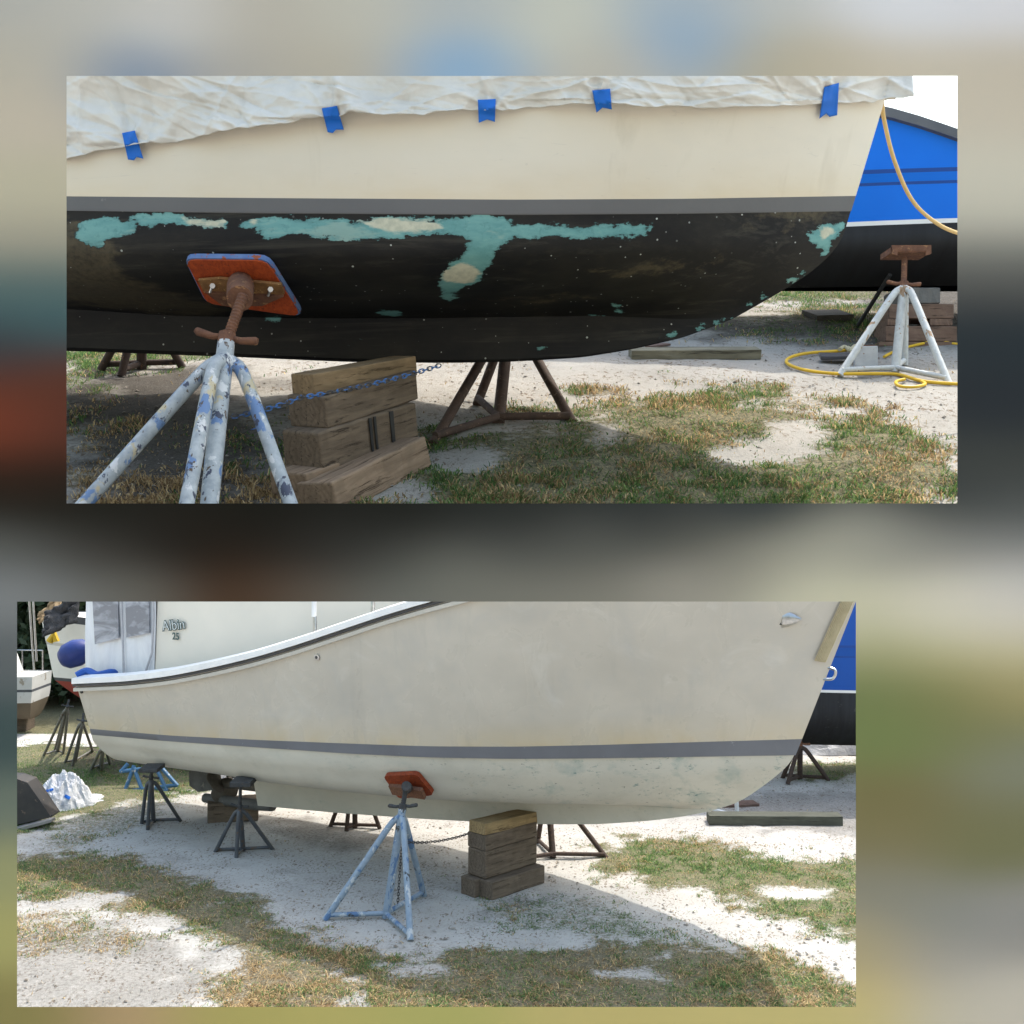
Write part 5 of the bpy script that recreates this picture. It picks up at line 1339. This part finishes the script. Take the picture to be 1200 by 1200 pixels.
YH = weathered('yellow_hose', (.70, .44, .03), (.60, .37, .025), 20, .45, bump=0)
def gpath(ps, r): return smooth_path([G1(x, y, r) for x, y in ps], 7)
m = MB(); m.tube(gpath([(1150,453),(1120,452),(1082,449),(1052,441),(1020,440),(980,440),(945,436),(924,429),(924,422),(945,416),(985,413),(1000,411)], .005), .0047, 8)
tag(m.build('yellow_hose', YH), 'thick yellow hose curving over the sand in front of the white stand', 'hose')
m = MB(); m.tube(gpath([(1080,449.5),(1084,453),(1072,456),(1054,455),(1050,450),(1060,447)], .006), .0044, 8); tag(m.build('hose_coil', YH), 'small yellow hose loop on the sand by the foot of the white stand', 'hose')
m = MB(); m.tube(gpath([(1150,408),(1120,405),(1098,402),(1070,407),(1048,414),(1036,420)], .005), .0042, 8); tag(m.build('yellow_hose', YH), 'yellow hose behind the white stand, coming out from under the crib', 'hose')
CAN = weathered('dented_can', (.55, .56, .56), (.42, .43, .44), 30, .5, (.25, .12, .06), 50, .62)
b = G1(1018, 432); cn = empty('paint_can', b, 0, 'square white dented paint can standing behind the leg of the white stand', 'can')
m = MB(); m.box(b+Vector((0, .03, .032)), (.030, -.006, 0), (.006, .03, 0), (0, 0, .032)); m.build('body', CAN, cn, bevel=.003)
m = MB(); m.box(b+Vector((0, .03, .0655)), (.028, -.0055, 0), (.0055, .028, 0), (0, 0, .0015)); m.build('lid', RUST, cn, bevel=.001)
m = MB(); c = G1(986, 424); m.prism([c+Vector(v) for v in ((-.06, 0, .004), (.035, -.02, .004), (.045, .04, .02), (-.05, .06, .024))], (0, 0, .012)); tag(m.build('rubber_scrap', BLK, bevel=.003), 'black rubber scrap lying on the sand beside the paint can', 'scrap')
m = MB(); m.tube(gpath([(984,414),(990,411),(996,415),(1002,410),(1008,414),(1001,417),(994,412)], .012), .006, 7); tag(m.build('rope_knot', weathered('cream_rope', (.5, .45, .3), (.4, .35, .22), 40, .8, bump=0)), 'knotted cream rope end on the sand beside the paint can', 'rope')
ROPE = weathered('yellow_cord', (.70, .50, .22), (.62, .43, .18), 60, .6, bump=.3)
m = MB(); m.tube(smooth_path([P(1034, 120, 2.43), P(1036, 140, 2.44), P(1047, 185, 2.5), P(1066, 230, 2.56), P(1090, 256, 2.62), P(1122, 273, 2.7), P(1180, 285, 2.8)], 8), .0044, 10)
tag(m.build('yellow_rope', ROPE), 'yellow rope hanging from the bow of the black bottomed boat past the blue hull', 'rope')
m = MB(); c = G1(300, 507, .006); m.prism([c+Vector(v) for v in ((-.012, 0, .0), (.02, -.01, .006), (.026, .012, .012), (0, .012, .006))], (0, 0, .001)); tag(m.build('tape_scrap', TAPE, smooth=False), 'crumpled scrap of blue tape on the ground behind the spattered stand', 'tape')
beam('plank', 'thin scrap of wood on the sand behind the olive grey timber', None, G1(762, 408), G1(786, 405), Vector((0, .03, .01)), .006, PLK, 'plank')
DRK = weathered('dark_pole', (.035, .035, .038), (.03, .03, .03), 9, .6, bump=0)
m = MB(); m.tube([G1(1005, 382), P(1043, 322, 3.75)], .007, 8); tag(m.build('prop_pole', DRK), 'thin dark pole leaning under the bright blue hull left of the crib', 'pole')
